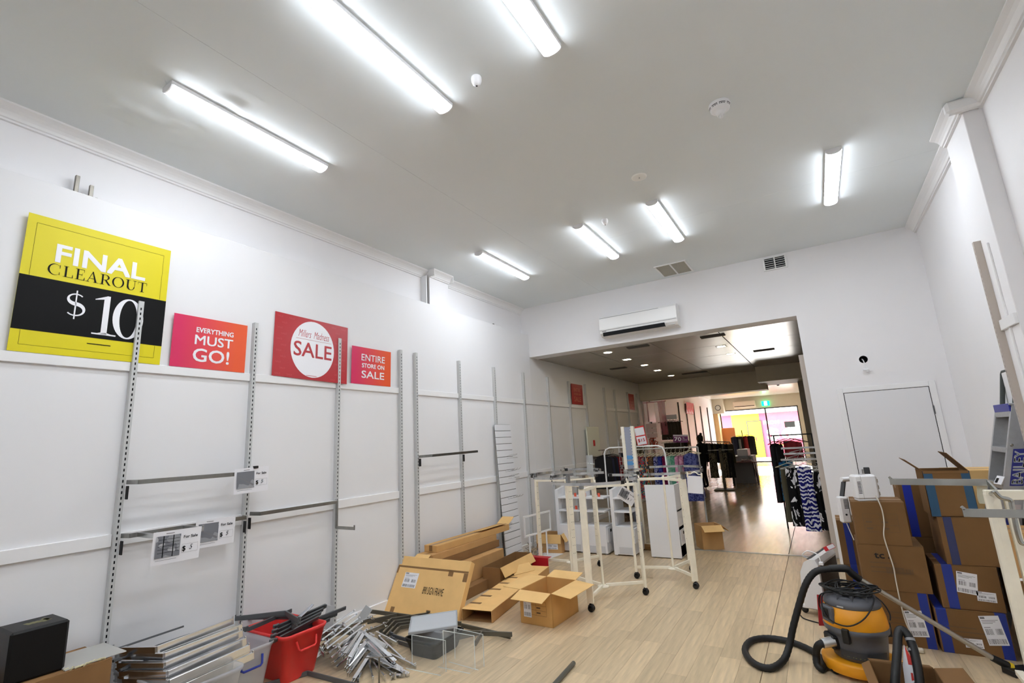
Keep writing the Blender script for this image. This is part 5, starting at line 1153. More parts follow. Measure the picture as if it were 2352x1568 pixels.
# signs on racks
t = T('price_sign', 'red framed fifteen dollar sign standing beside the ivory display post', 'sign', mx=TOCAM(1.49, 8.5, 1.50) @ rz(rad(7)))
g = G(); g.box(0, .185, 0, .325, -.006, 0, .002); part('frame', g, M('sign_red', (206, 40, 34), .45), t)
for (c, d) in ((.012, .15), (.17, .30)): g = G(); quad(g, .012, .173, c, d, .001); part('card', g, PAPER, t)
g = G(); g.tube([(.09, -1.49, -.01), (.09, .01, -.01)], .006, 6); part('stem', g, CHROME, t)
g = G(); write(g, '$15', .03, .155, .05, .115, None, .02, z=.0022); part('lettering', g, M('sign_red2', (200, 36, 40), .5), t)
PSTEM = 1
t = T('price_sign', 'purple seventy percent sign above the dark coats in the back room', 'sign', mx=TOCAM(1.49, 11.0, 1.50) @ rz(rad(-3)))
g = G(); g.box(0, .31, 0, .165, -.006, 0, .002); part('card', g, M('sign_purple', (104, 34, 92), .45), t)
g = G(); quad(g, .005, .305, .13, .163, .001); part('header', g, M('sign_lilac', (196, 188, 196), .5), t)
g = G(); write(g, '70', .025, .17, .03, .112, None, .02, z=.0022); part('lettering', g, MATS['poster_white'], t)
g = G(); write(g, '%', .195, .24, .075, .112, None, .01, z=.0022); write(g, 'OFF', .195, .29, .04, .065, None, .01, z=.0022); part('lettering', g, MATS['sign_lilac'], t)
g = G(); g.tube([(.15, -1.5, -.01), (.15, .0, -.01)], .006, 6); part('stem', g, CHROME, t)
# rail of bright dresses
t = T('dress_rail', 'straight chrome rail of colourful summer dresses behind the white units', 'clothes rack', (1.65, 9.55, 0))
g = G(); g.tube([(-.62, 0, 1.42), (.62, 0, 1.42)], .013, 8); part('rail', g, STEEL, t)
for q in (-.62, .62): g = G(); g.tube([(q, 0, .02), (q, 0, 1.42)], .013, 8); part('post', g, STEEL, t)
for q in (-.62, .62): g = G(); g.bar((q, -.25, .02), (q, .25, .02), .03, .03); part('foot', g, STEEL, t)
cols = [('red patterned', [(170, 24, 30), (110, 16, 24), (200, 60, 50)]), ('red', [(180, 30, 36), (140, 20, 28)]), ('teal and red flowered', [(28, 130, 126), (200, 70, 70), (30, 60, 90)]), ('orange flowered', [(214, 110, 60), (40, 120, 130), (180, 40, 60)]), ('green and orange flowered', [(40, 120, 90), (210, 120, 70), (24, 60, 90)]),
        ('brown dotted', [(120, 96, 70), (90, 70, 54)]), ('blue flowered', [(44, 56, 130), (150, 150, 180), (30, 34, 90)]), ('deep blue', [(36, 44, 120), (60, 70, 150)]), ('magenta', [(140, 24, 80), (110, 20, 64)]), ('pale mint', [(150, 200, 178), (186, 214, 200)]), ('mint green', [(116, 180, 150), (90, 160, 130)]),
        ('pale pink', [(214, 160, 184), (196, 136, 166)]), ('rose', [(206, 130, 160), (226, 170, 190)]), ('plum', [(110, 34, 84), (140, 50, 104)]), ('violet blue', [(54, 60, 120), (130, 134, 170)])]
for k, (nm, cc) in enumerate(cols):
    garment('%s dress on the colourful rail' % nm, 'dress', 1.08+.078*k, 9.55, 1.34, rad(62), cloth_mesh('fabric', .30, .78, 3, .15, pattern_mat('dress_%d' % k, cc, 26), .03, seed=60+k), HANGC, 'dresses on the colourful rail')
garment('large denim blue dress under plastic at the right end of the colourful rail', 'dress', 2.17, 9.3, 1.37, rad(10), cloth_mesh('fabric', .22, .82, 3, .4, pattern_mat('denim_print', [(52, 58, 110), (84, 90, 140), (40, 46, 96)], 18), .05, seed=90), HANGC)
# wire grid of small goods
t = T('wire_grid', 'white wire grid stand with small packets at the left of the dress rail', 'stand', (1.02, 9.2, 0))
g = G()
for k in range(4): g.tube([(-.12+.08*k, 0, 0), (-.12+.08*k, 0, 1.62)], .004, 5)
for k in range(15): g.tube([(-.13, 0, .32+.09*k), (.13, 0, .32+.09*k)], .003, 5)
part('grid', g, TRIMW, t, stuff=True)
g = G(); g.lathe([(.02, 1.62), (.08, 1.64), (.06, 1.70), (.01, 1.72)], 12); part('cap', g, TRIMW, t)
g = G()
for k in range(10): g.box(-.11+.12*(k % 2), -.01+.12*(k % 2), -.06, -.01, .42+.11*k, .50+.11*k, .004)
part('packet', g, pattern_mat('packets', [(60, 30, 34), (120, 110, 110), (30, 30, 40)], 12), t, stuff=True)
# trousers on the far wall with white header
t = T('wall_header', 'white header board above the hanging trousers beyond the beam', 'board', (.62, 14.45, 2.10)); g = G(); g.box(-.2, .2, -.01, .01, 0, .13, .002); part('board', g, PAPER, t)
for k in range(5): garment('%s dark brown trousers in the upper row under the white header' % ('first', 'second', 'third', 'fourth', 'last')[k], 'trousers', .44+.085*k, 14.5, 2.08, rad(30), pants_mesh('fabric', .22, .5, M('dark_trousers', (62, 54, 46), .9), 100+k), HANGB, 'upper row of trousers')
for k in range(5): garment('%s dark trousers in the lower row under the white header' % ('first', 'second', 'third', 'fourth', 'last')[k], 'trousers', .50+.085*k, 14.4, 1.5, rad(30), pants_mesh('fabric', .22, .5, MATS['dark_trousers'], 110+k), HANGW, 'lower row of trousers')
t = T('slat_box', 'white slatted panel hung with bright accessories beyond the beam', 'display panel', (.30, 13.9-.25, 1.62))
for k in range(3): g = G(); g.box(-.14, .14, -.01, .01, .13*k, .13*k+.12, .003); part('slat', g, M('slat_pink', (232, 206, 206), .4), t)
g = G()
for k in range(16): g.tube([(rnd.uniform(-.1, .14), -.02, rnd.uniform(-.4, 0)), (rnd.uniform(-.1, .14), -.04, rnd.uniform(-.4, 0))], .012, 5)
g.tube([(0, 0, -1.62), (0, 0, 0)], .012, 6); part('beads', g, M('bead_red', (180, 70, 50), .3), t, stuff=True)
garment('olive green coat hung left of the slatted accessory panel', 'coat', .06, 13.2, 1.9, rad(70), cloth_mesh('fabric', .36, .8, 2, .1, OLIVE, .05, seed=130), HANGB)
# the four way stand of grey clothes, white counter, folding table
t = T('clothes_stand', 'straight rack of hangers seen end on above the grey stand', 'clothes rack', (1.35, 16.9, 0))
g = G(); g.tube([(-.5, .2, 1.42), (.45, -.2, 1.36)], .014, 8); part('rail', g, CHROME, t)
for q, zz in ((-.5, 1.42), (.45, 1.36)): g = G(); g.tube([(q, -.4*q, 0), (q, -.4*q, zz)], .014, 8); part('post', g, STEEL, t)
for k in range(11):
    garment('%s garment, %s from the left in the crowded rack beside the standing people' % (('olive', 'navy', 'black', 'grey knitted', 'black')[k % 5], ('first', 'second', 'third', 'fourth', 'fifth', 'sixth', 'seventh', 'eighth', 'ninth', 'tenth', 'eleventh')[k]), 'garment', .92+.088*k, 17.06-.036*k, 1.40-.006*k, rad(75), cloth_mesh('fabric', .4, .58, 3, .1, (OLIVE, NAVY, DRESSB, GREYK, DRESSB)[k % 5], .03, seed=140+k), HANGC, 'garments in the crowded rack')
t = T('four_way_stand', 'ivory post stand hung with grey patterned garments, right of the people', 'clothes rack', (1.60, 16.0, 0))
g = G(); g.box(-.04, .04, -.03, .03, .02, 1.2, .004); part('post', g, M('post_khaki', (96, 90, 70), .5), t)
g = G(); g.box(-.28, .28, -.25, .25, 0, .04, .01); part('base', g, MATS['post_khaki'], t)
g = G(); g.tube([(-.35, 0, 1.15), (.35, 0, 1.15)], .012, 8); part('rail', g, STEEL, t)
LEO = pattern_mat('leopard_print', [(70, 66, 56), (120, 114, 96), (40, 38, 34)], 22)
for (x, lb, m_) in ((-.22, 'grey patterned garment left of the stand post', LEO), (.17, 'leopard patterned garment right of the stand post', LEO), (.24, 'black strappy garment at the right of the stand', DRESSB)):
    garment(lb, 'garment', 1.60+x, 15.9, 1.12, rad(12), cloth_mesh('fabric', .20, .72, 3, .2, m_, .05, seed=int(x*100)+170), HANGB)
t = T('counter', 'white topped shop counter with grey sides behind the folding table', 'counter', (1.88, 18.6, 0))
g = G(); g.box(-.35, .35, -.5, .5, 0, .86, .01); part('body', g, M('counter_grey', (150, 152, 156), .5), t)
g = G(); g.box(-.1, .22, -.52, .2, .86, 1.08, .01); part('top_box', g, WHITEL, t)
g = G(); g.box(-.06, .0, -.1, 0, 1.08, 1.4, .004); part('screen', g, M('screen_back', (150, 160, 150), .5), t)
t = T('folding_table', 'brown folding table with thin black legs in front of the counter', 'table', (1.95, 17.75, 0), rad(12))
g = G(); g.box(-.38, .38, -.35, .35, .68, .71, .005); part('top', g, M('table_brown', (92, 40, 30), .4), t)
for sx in (-1, 1):
    for sy in (-1, 1): g = G(); g.tube([(sx*.34, sy*.31, 0), (sx*.32, sy*.28, .68)], .016, 8); part('leg', g, BLACKP, t)
    g = G(); g.tube([(sx*.335, -.3, .15), (sx*.33, .3, .55)], .01, 6); part('brace', g, BLACKP, t)
g = G()
for k in range(8): g.tube([(rnd.uniform(-.1, .25), rnd.uniform(-.2, .2), .02), (rnd.uniform(-.1, .25), rnd.uniform(-.2, .2), rnd.uniform(.03, .2))], .012, 6)
solo('belt_heap', g, CHROME, 'heap of shiny belts and trinkets on the folding table', 'belts', (2.0, 17.75, .712))
# coat rack near the entrance
t = T('coat_rack', 'round rack of black coats near the shop entrance', 'clothes rack', (1.30, 24.0, 0))
g = G(); g.tube([(0, 0, 0), (0, 0, 1.72)], .02, 8); part('post', g, M('rack_brass', (150, 130, 110), .3, .8), t)
g = G(); g.tube([(.28*cos(2*pi*i/18), .28*sin(2*pi*i/18), 1.5) for i in range(18)], .012, 6, closed=True); part('ring', g, CHROME, t)
for k in range(9):
    a = 2*pi*k/9+.3
    garment(('black', 'navy', 'black', 'dark red')[k % 4]+' coat in the round rack by the shop entrance, number %s round the ring' % ('one', 'two', 'three', 'four', 'five', 'six', 'seven', 'eight', 'nine')[k], 'coat', 1.30+.28*cos(a), 24.0+.28*sin(a), 1.5, a, cloth_mesh('fabric', .42, .82, 3, .05, (DRESSB, NAVY, DRESSB, MAROON)[k % 4], .05, seed=190+k), HANGC, 'coats in the round rack')

# two people talking in the dim shop, dark against the light
def person(lb, x, y, rot, h, cloth, hairm, bun=False, pose=0):
    t = T('person', lb, 'person', (x, y, 0), rot); s = h/1.65
    J = {'pel': (0, 0, .90), 'sp': (0, .01, 1.08), 'ch': (0, .0, 1.26), 'nk': (0, .0, 1.40), 'hd': (0, .02, 1.50),
         'lh': (-.09, 0, .86), 'lk': (-.10, .03, .48), 'la': (-.10, -.01, .09), 'lt': (-.105, .13, .035), 'rh': (.09, 0, .86), 'rk': (.11, .05, .48), 'ra': (.12, .0, .09), 'rt': (.14, .14, .035),
         'ls': (-.17, 0, 1.35), 'le': (-.22, .0, 1.10), 'lw': (-.16, .18, 1.0 if pose else .90), 'lf': (-.13, .25, 1.02 if pose else .82), 'rs': (.17, 0, 1.35), 're': (.23, -.01, 1.08), 'rw': (.21, .14, .93), 'rf': (.19, .21, .87)}
    Rr = {'pel': (.15, .11), 'sp': (.13, .095), 'ch': (.155, .10), 'nk': (.05, .05), 'hd': (.05, .05), 'lh': (.085,)*2, 'lk': (.058,)*2, 'la': (.04,)*2, 'lt': (.035, .03), 'rh': (.085,)*2, 'rk': (.058,)*2, 'ra': (.04,)*2, 'rt': (.035, .03), 'ls': (.055,)*2, 'le': (.04,)*2, 'lw': (.028,)*2, 'lf': (.03, .018), 'rs': (.055,)*2, 're': (.04,)*2, 'rw': (.028,)*2, 'rf': (.03, .018)}
    E = [('pel', 'sp'), ('sp', 'ch'), ('ch', 'nk'), ('nk', 'hd'), ('pel', 'lh'), ('lh', 'lk'), ('lk', 'la'), ('la', 'lt'), ('pel', 'rh'), ('rh', 'rk'), ('rk', 'ra'), ('ra', 'rt'), ('ch', 'ls'), ('ls', 'le'), ('le', 'lw'), ('lw', 'lf'), ('ch', 'rs'), ('rs', 're'), ('re', 'rw'), ('rw', 'rf')]
    ks = list(J); me = bpy.data.meshes.new('body'); me.from_pydata([Vector(J[k])*s for k in ks], [(ks.index(a), ks.index(b)) for a, b in E], [])
    o = bpy.data.objects.new('body', me); COL.objects.link(o)
    sk = o.modifiers.new('skin', 'SKIN'); sk.use_smooth_shade = True
    for i, k in enumerate(ks): me.skin_vertices[0].data[i].radius = (Rr[k][0]*s, Rr[k][1]*s); me.skin_vertices[0].data[i].use_root = (k == 'pel')
    sb = o.modifiers.new('sub', 'SUBSURF'); sb.levels = 2; sb.render_levels = 2
    m2 = bpy.data.meshes.new_from_object(o.evaluated_get(bpy.context.evaluated_depsgraph_get())); bpy.data.objects.remove(o); m2.materials.clear(); m2.materials.append(cloth)
    put('body', m2, t)
    g = G(); hz = 1.535*s; g.lathe([(.03, -.12), (.055, -.10), (.072, -.05), (.078, .01), (.072, .06), (.045, .10), (.012, .115)], 16, tr(0, .02, hz), sx=.95*s, sy=1.15*s)
    g.lathe([(.004, -.02), (.012, -.012), (.008, .02), (.002, .03)], 6, tr(0, .11*s, hz-.01)); part('head', g, M('skin_dark', (120, 84, 66), .5), t)
    g = G()
    for q in (-1, 1): g.lathe([(.002, -.006), (.007, 0), (.002, .006)], 6, tr(q*.028*s, .098*s, hz+.005))
    g.box(-.02, .02, .094*s, .1*s, hz-.055, hz-.049, .001); part('face', g, INK, t, stuff=True)
    g = G()
    for q in (-1, 1): g.lathe([(.008, -.02), (.014, 0), (.008, .022)], 8, tr(q*.074*s, .015, hz-.005))
    part('ear', g, MATS['skin_dark'], t, stuff=True)
    g = G(); g.lathe([(.07, -.08), (.086, -.02), (.088, .04), (.074, .09), (.04, .12), (.01, .128)], 16, tr(0, -.012, hz), sx=s, sy=1.05*s)
    if bun: g.lathe([(.01, -.04), (.036, -.02), (.042, .01), (.03, .035), (.008, .042)], 12, tr(.01, -.04, hz+.14*s))
    part('hair', g, hairm, t); return t
HAIR = M('dark_hair', (18, 14, 12), .6)
person('person in black with hair in a bun, standing in the middle of the dim shop', 1.00, 16.35, rad(70), 1.62, M('black_clothes', (16, 16, 18), .9), HAIR, True, 1)
person('shorter person in dark red, half hidden behind the dress rail', .76, 15.5, rad(-60), 1.50, M('dark_red_clothes', (54, 18, 18), .9), HAIR, False, 0)
# ================================================================ cartons stacked on the right
BOXD = M('carton_brown_shaded', (122, 90, 56), .82, var=.06, scale=5, spec=.25)  # brown cardboard with the dimmer right corner mixed into its base colour
YF = 5.0
NVY = TAPEBLUE
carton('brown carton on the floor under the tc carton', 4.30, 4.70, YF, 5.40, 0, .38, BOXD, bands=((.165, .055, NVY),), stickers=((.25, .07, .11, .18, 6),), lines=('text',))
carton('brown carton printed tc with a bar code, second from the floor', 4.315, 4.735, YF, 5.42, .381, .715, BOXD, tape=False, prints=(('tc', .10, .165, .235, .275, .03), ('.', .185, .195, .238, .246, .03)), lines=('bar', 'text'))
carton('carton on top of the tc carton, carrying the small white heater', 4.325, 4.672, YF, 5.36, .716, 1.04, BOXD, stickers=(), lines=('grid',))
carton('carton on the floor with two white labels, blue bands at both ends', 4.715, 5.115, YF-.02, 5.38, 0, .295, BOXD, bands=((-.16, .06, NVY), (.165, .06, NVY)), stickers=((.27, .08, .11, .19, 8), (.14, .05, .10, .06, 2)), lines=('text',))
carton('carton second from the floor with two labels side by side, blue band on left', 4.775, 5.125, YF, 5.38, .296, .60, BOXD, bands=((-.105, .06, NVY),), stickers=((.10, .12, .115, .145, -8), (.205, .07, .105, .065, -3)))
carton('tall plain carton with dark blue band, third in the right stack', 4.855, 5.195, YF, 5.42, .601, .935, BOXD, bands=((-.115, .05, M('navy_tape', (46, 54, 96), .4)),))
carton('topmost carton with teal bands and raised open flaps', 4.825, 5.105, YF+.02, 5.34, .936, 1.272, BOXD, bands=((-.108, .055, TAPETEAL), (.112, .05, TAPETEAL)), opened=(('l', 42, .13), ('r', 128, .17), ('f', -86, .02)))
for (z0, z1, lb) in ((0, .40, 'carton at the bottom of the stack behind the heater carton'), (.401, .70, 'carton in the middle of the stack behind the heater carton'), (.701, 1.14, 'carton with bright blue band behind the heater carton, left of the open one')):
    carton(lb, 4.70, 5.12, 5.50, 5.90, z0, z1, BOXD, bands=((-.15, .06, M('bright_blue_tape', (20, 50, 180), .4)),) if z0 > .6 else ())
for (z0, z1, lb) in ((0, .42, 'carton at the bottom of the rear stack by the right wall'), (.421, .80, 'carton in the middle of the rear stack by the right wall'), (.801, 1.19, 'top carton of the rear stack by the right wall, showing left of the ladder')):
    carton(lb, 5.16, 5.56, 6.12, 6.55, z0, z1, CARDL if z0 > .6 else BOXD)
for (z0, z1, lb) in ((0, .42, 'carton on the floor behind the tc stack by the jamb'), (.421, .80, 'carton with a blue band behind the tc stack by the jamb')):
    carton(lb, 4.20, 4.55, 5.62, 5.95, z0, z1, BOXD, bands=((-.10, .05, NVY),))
carton('dark low crate like carton at the far right under the ivory rack', 5.19, 5.49, 4.86, 5.2, 0, .26, M('dark_crate', (52, 46, 52), .6))
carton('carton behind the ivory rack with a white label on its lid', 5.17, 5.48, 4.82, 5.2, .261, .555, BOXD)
carton('upper carton behind the ivory rack against the pilaster', 5.215, 5.49, 4.92, 5.25, .556, .855, CARD)
g = G(); g.box(0, .10, 0, .07, 0, .001, 0); solo('loose_label', g, PAPER, 'white label on the lid of the carton behind the ivory rack', 'label', mx=tr(5.185, 4.84, .5555) @ rz(rad(8)))

# small white fan heater and its twin, with cords
def heater(lb, x, y, z, r, w=.165, d=.11, h=.205):
    t = T('fan_heater', lb, 'heater', (x, y, z), r, 'small white fan heaters')
    g = G(); g.box(-w/2, w/2, -d/2, d/2, .012, h, .014); g.box(-w/2+.01, w/2-.01, -d/2+.01, d/2-.01, 0, .014, .003); part('body', g, WHITEP, t)
    g = G(); g.box(w/2-.002, w/2+.003, -d/2+.012, d/2-.012, .025, h-.02, .002); gr = part('back_panel', g, M('heater_grey', (160, 152, 140), .5), t)
    g = G()
    for k in range(3):
        for q in range(3): g.box(w/2, w/2+.012, -.038+.03*q, -.02+.03*q, .04+.05*k, .07+.05*k, .003)
    part('bracket_block', g, MATS['heater_grey'], gr, stuff=True)
    g = G()
    for k in range(9): g.box(-w/2+.02, -w/2+.045, -d/2-.001, -d/2+.001, .06+.011*k, .065+.011*k, 0)
    g.box(-.03, .02, -.02, .0, h-.001, h+.0005, 0)
    part('vent_slots', g, DARK, t, stuff=True)
    g = G(); g.box(-w/2+.05, -w/2+.0515, -d/2-.0005, -d/2+.001, .015, h-.005, 0); part('seam', g, INKG, t); return t
heater('small white fan heater standing on the top left carton', 4.44, 5.10, 1.041, rad(16))
t = T('wall_lamp_unit', 'white slotted charger unit hanging at the left behind the heater carton', 'appliance', mx=tr(4.275, 5.30, .83) @ rz(rad(20)))
g = G(); g.box(-.04, .04, -.03, .03, 0, .22, .012); part('body', g, WHITEP, t)
g = G()
for k in range(8): g.box(-.005, .03, -.031, -.029, .12+.01*k, .125+.01*k, 0)
g.lathe([(.008, 0), (.008, .003)], 10, tr(0, -.03, .07) @ rx(pi/2)); part('vent_slots', g, DARK, t, stuff=True)
g = G(); g.bar((0, 0, .21), (.05, .02, .36), .04, .014); part('arm', g, M('dark_grey_plastic', (52, 54, 56), .5), t)
g = G(); g.tube([(.02, 0, .36), (.09, .01, .36)], .02, 10); g.tube([(.02, -.03, .365), (.09, -.03, .365)], .012, 8); part('pivot', g, WHITEP, t)
g = G(); g.tube([(0, 0, 0), (.01, -.01, -.06), (.03, -.01, -.14)], .004, 6); part('cord', g, WHITEP, t)
g = G(); g.box(-.022, .022, -.014, .014, 0, 1.28, .004); solo('grey_pole', g, MATS['dark_grey_plastic'], 'dark grey pole standing behind the small white heater, only its top showing', 'pole', (4.50, 5.46, 0))
t = T('power_cord', 'white power cord hanging from the small heater down the carton fronts to the floor', 'cord', (4.50, 4.97, 0))
g = G(); P_ = [(.0, .02, 1.09), (.02, 0, 1.0), (.018, -.005, .89), (.0, -.005, .79), (.01, -.005, .67), (.022, -.005, .56), (.02, -.005, .47), (.022, -.005, .30), (.03, -.01, .18), (.052, -.02, .09), (.07, -.05, .012), (.06, -.09, .008), (.01, -.14, .008)]
def smooth(P_, n=6):
    P_ = [Vector(p) for p in P_]; out = []
    for i in range(len(P_)-1):
        a, b, c, d = P_[max(0, i-1)], P_[i], P_[i+1], P_[min(len(P_)-1, i+2)]
        for k in range(n):
            u = k/n; out.append(.5*((2*b)+(c-a)*u+(2*a-5*b+4*c-d)*u*u+(3*b-a-3*c+d)*u**3))
    return out+[P_[-1]]
g.tube(smooth(P_), .0045, 6); part('cord', g, M('cream_cord', (214, 208, 194), .5), t)
g = G(); g.box(.05, .10, -.09, -.05, .002, .03, .006); g.tube([(.05, -.07, .012), (-.03, -.10, .008)], .006, 6); part('plug', g, MATS['cream_cord'], t)

# white panel heater standing on its feet by the jamb
t = T('panel_heater', 'white curved panel heater on wheeled feet, seen from its end beside the carton stack', 'heater', mx=tr(3.93, 5.42, 0) @ rz(rad(-14)))
pr = [(-.085, .07), (-.09, .25), (-.08, .37), (-.04, .455), (.01, .485), (.055, .485), (.075, .44), (.075, .07)]
g = G(); n = len(pr); vs_ = [(a, y, b) for y in (0, .04) for a, b in pr]; g.add(vs_, [(i, (i+1) % n, n+(i+1) % n, n+i) for i in range(n)]+[tuple(range(n))[::-1], tuple(range(n, 2*n))]); part('end_cap', g, WHITEP, t)
g = G(); q = [(a*.94, b*.985+.003) for a, b in pr]; vs_ = [(a, y, b) for y in (.04, .62) for a, b in q]; g.add(vs_, [(i, (i+1) % n, n+(i+1) % n, n+i) for i in range(n)]+[tuple(range(n))[::-1], tuple(range(n, 2*n))]); part('body', g, M('heater_white', (224, 222, 220), .4), t)
g = G(); g.box(.069, .073, .05, .60, .09, .42, 0); part('rear_grille', g, M('heater_brown', (70, 58, 46), .6), t)
g = G(); g.box(-.028, .0, .06, .6, .470, .4755, 0, tr(0, 0, 0) @ ry(rad(0))); part('air_slot', g, M('slot_dark', (60, 62, 64), .5), t)
for y in (.06, .5):
    g = G(); g.box(-.13, .12, y, y+.05, .045, .075, .006); part('foot', g, WHITEP, t)
    for x in (-.115, .105): g = G(); g.lathe([(.006, -.014), (.026, -.014), (.028, 0), (.026, .014), (.006, .014)], 14, tr(x, y+.025, .028) @ rx(pi/2)); part('caster', g, BLACKP, t)
g = G(); g.tube(smooth([(-.03, .1, .475), (-.06, .06, .50), (0, .03, .55), (.08, .02, .53), (.10, .01, .47)]), .005, 6); part('cord', g, WHITEP, t)
g = G(); g.box(.085, .12, -.005, .02, .445, .475, .005); part('plug', g, WHITEP, t)
g = G(); g.box(0, .10, 0, .003, 0, .04, .001); o = part('tag', g, M('tag_redwhite', (206, 30, 40), .5), t, mx=tr(.07, .32, .50) @ rz(rad(0)) @ ry(rad(-28)))
g = G(); quad(g, .035, .098, .004, .037, 0, frame((0, -.001, 0), (1, 0, 0), (0, 0, 1), (0, -1, 0))); part('tag_print', g, PAPER, o)
g = G(); g.box(0, .15, 0, .012, 0, .24, .002); t = T('red_sign_card', 'dark red card standing between the panel heater and the vacuum cleaner', 'card', mx=tr(3.945, 5.22, 0) @ rz(rad(24)) @ rx(rad(-6)) @ ry(rad(8))); part('card', g, M('card_red', (150, 14, 24), .5), t)
g = G(); g.ring(.035, .03, .022, .018, 0, 360, frame((.10, -.001, .13), (1, 0, 0), (0, 0, 1), (0, -1, 0))); part('printed_ring', g, MATS['poster_red_thin'], t)
g = G(); g.tube(smooth([(3.80, 5.42, .006), (3.83, 5.34, .006), (3.92, 5.28, .006), (4.02, 5.24, .006)]), .005, 6); solo('black_lead', g, BLACKR, 'short black lead lying on the floor at the foot of the panel heater', 'cord')

# ================================================================ vacuum cleaner
VX, VY = 4.205, 4.40
t = T('vacuum_cleaner', 'grey and yellow tub vacuum cleaner with black hose in front of the cartons', 'vacuum cleaner', (VX, VY, 0))
VG_ = M('vacuum_grey', (84, 86, 92), .45); VYL = M('vacuum_yellow', (226, 152, 24), .42)
g = G(); g.lathe([(.185, .025), (.214, .026), (.217, .029), (.219, .088), (.217, .093), (.205, .099), (.202, .0995), (.12, .1)], 30, sx=1.08, sy=.98); part('base', g, VYL, t)
for a in (35, 150, 215, 325):
    g = G(); g.lathe([(.006, -.015), (.028, -.015), (.031, 0), (.028, .015), (.006, .015)], 14, tr(.2*cos(rad(a)), .19*sin(rad(a)), .031) @ rz(rad(a)) @ rx(pi/2)); part('caster', g, BLACKP, t)
g = G(); g.lathe([(.14, .095), (.158, .11), (.170, .20), (.178, .262), (.192, .272), (.196, .300), (.19, .306)], 32); part('drum', g, VG_, t)
g = G(); g.lathe([(.191, .306), (.193, .312), (.187, .37), (.172, .425), (.165, .43)], 32); part('motor_housing', g, VYL, t)
g = G(); g.lathe([(.166, .428), (.172, .436), (.168, .462), (.13, .492), (.05, .50)], 32)
for k in range(5): a = rad(200+36*k); g.prism([(-.03, -.02), (.03, -.02), (0, .06)], .47, .51, tr(.09*cos(a), .09*sin(a), 0) @ rz(a-pi/2))
part('lid', g, VG_, t)
fa = rad(214)      # the switch panel looks to the near left
g = G(); g.box(-.055, .055, -.02, .012, .325, .432, .008, rz(fa+pi/2) @ tr(0, -.178, 0)); sp_ = part('switch_panel', g, VG_, t)
g = G(); g.box(-.032, .03, -.024, -.018, .35, .415, .004, rz(fa+pi/2) @ tr(0, -.178, 0)); part('switch', g, BLACKP, sp_)
g = G(); g.box(-.02, .02, -.003, .0, .44, .448, 0, rz(fa+pi/2+.55) @ tr(0, -.174, 0)); part('badge', g, M('badge_silver', (180, 182, 184), .3), t)
g = G(); g.box(-.06, .06, -.022, .03, .155, .245, .01, rz(fa+pi/2-.12) @ tr(0, -.178, 0)); part('inlet_plate', g, BLACKP, t)
for a in (250, 20, 130): g = G(); g.box(-.022, .022, -.02, .01, .225, .315, .005, rz(rad(a)+pi/2) @ tr(0, -.19, 0)); part('latch', g, BLACKP, t)
g = G(); NL = 'PULLMAN'
vs0, fs0, a0, b0, c0, d0 = text_mesh(NL, 0.0, 0.0, 1.0)
def wrap(vv, ang0, span, r, z0, z1): return [(r*cos(ang0+span*(v[0]-a0)/(b0-a0)), r*sin(ang0+span*(v[0]-a0)/(b0-a0)), z0+(z1-z0)*(v[1]-c0)/(d0-c0)) for v in vv]
g.add(wrap(vs0, rad(236), rad(46), .1705, .135, .165), fs0); part('lettering', g, M('lime_print', (170, 178, 40), .5), t)
g = G(); n = 24; vs_ = [((.166+.01*z/.3)*cos(rad(228+100*i/n)), (.166+.01*z/.3)*sin(rad(228+100*i/n)), z) for z in (.125, .172) for i in range(n+1)]; g.add(vs_, [(i, i+1, n+2+i, n+1+i) for i in range(n)]); part('band', g, M('vacuum_band', (48, 50, 54), .5), t)
hp = [(-.19, -.137, .20), (-.225, -.15, .19), (-.25, -.135, .16), (-.265, -.10, .10), (-.268, -.115, .045), (-.245, -.13, .024), (-.235, -.06, .024), (-.255, .07, .024), (-.33, .20, .024), (-.47, .30, .024), (-.62, .30, .024), (-.72, .20, .024), (-.745, .02, .024), (-.70, -.15, .024), (-.62, -.25, .024), (-.54, -.24, .024), (-.475, -.10, .035), (-.435, .0, .10), (-.395, .03, .215), (-.335, .05, .365), (-.28, .07, .49), (-.23, .09, .565), (-.175, .10, .607), (-.09, .10, .626)]
hs = smooth(hp, 7)
g = G(); g.tube(hs, [.0225+(.0016 if i % 2 else 0) for i in range(len(hs))], 12); part('hose', g, BLACKR, t)
g = G(); g.tube([(-.145, -.113, .206), (-.215, -.150, .195)], [.034, .031], 14); part('cuff', g, M('silver_tape', (206, 208, 208), .25, .7), t)
g = G(); g.tube(smooth([(-.10, .10, .626), (-.0, .12, .63), (.03, .13, .60), (.075, .15, .556)]), .026, 12); part('handle', g, BLACKP, t)
g = G(); g.tube([(.07, .148, .562), (.77, .345, .062)], .0165, 12); part('wand', g, M('wand_alloy', (176, 172, 164), .35, .8), t)
g = G(); g.tube([(.74, .337, .083), (.83, .36, .03)], [.021, .026], 12); g.bar((.80, .30, .02), (.98, .42, .02), .09, .036); part('floor_head', g, BLACKP, t)
g = G(); g.tube([(.815, .355, .038), (.832, .36, .03)], .0285, 14); part('collar', g, M('collar_yellow', (224, 190, 30), .4), t)
g = G(); cp = []
for k in range(150):
    a = k*.42; r = .07+.075*abs(sin(k*.173)); cp.append((r*cos(a)*1.15+.02*sin(k*.7), r*sin(a)*.9, .512+.03*abs(sin(k*.31))+.012*sin(k*.9)))
g.tube(smooth(cp, 3), .0048, 5); g.tube(smooth([(-.10, -.06, .51), (-.18, -.04, .48), (-.20, -.02, .40), (-.17, -.06, .37), (-.15, -.05, .45), (-.10, 0, .52)]), .0048, 5)
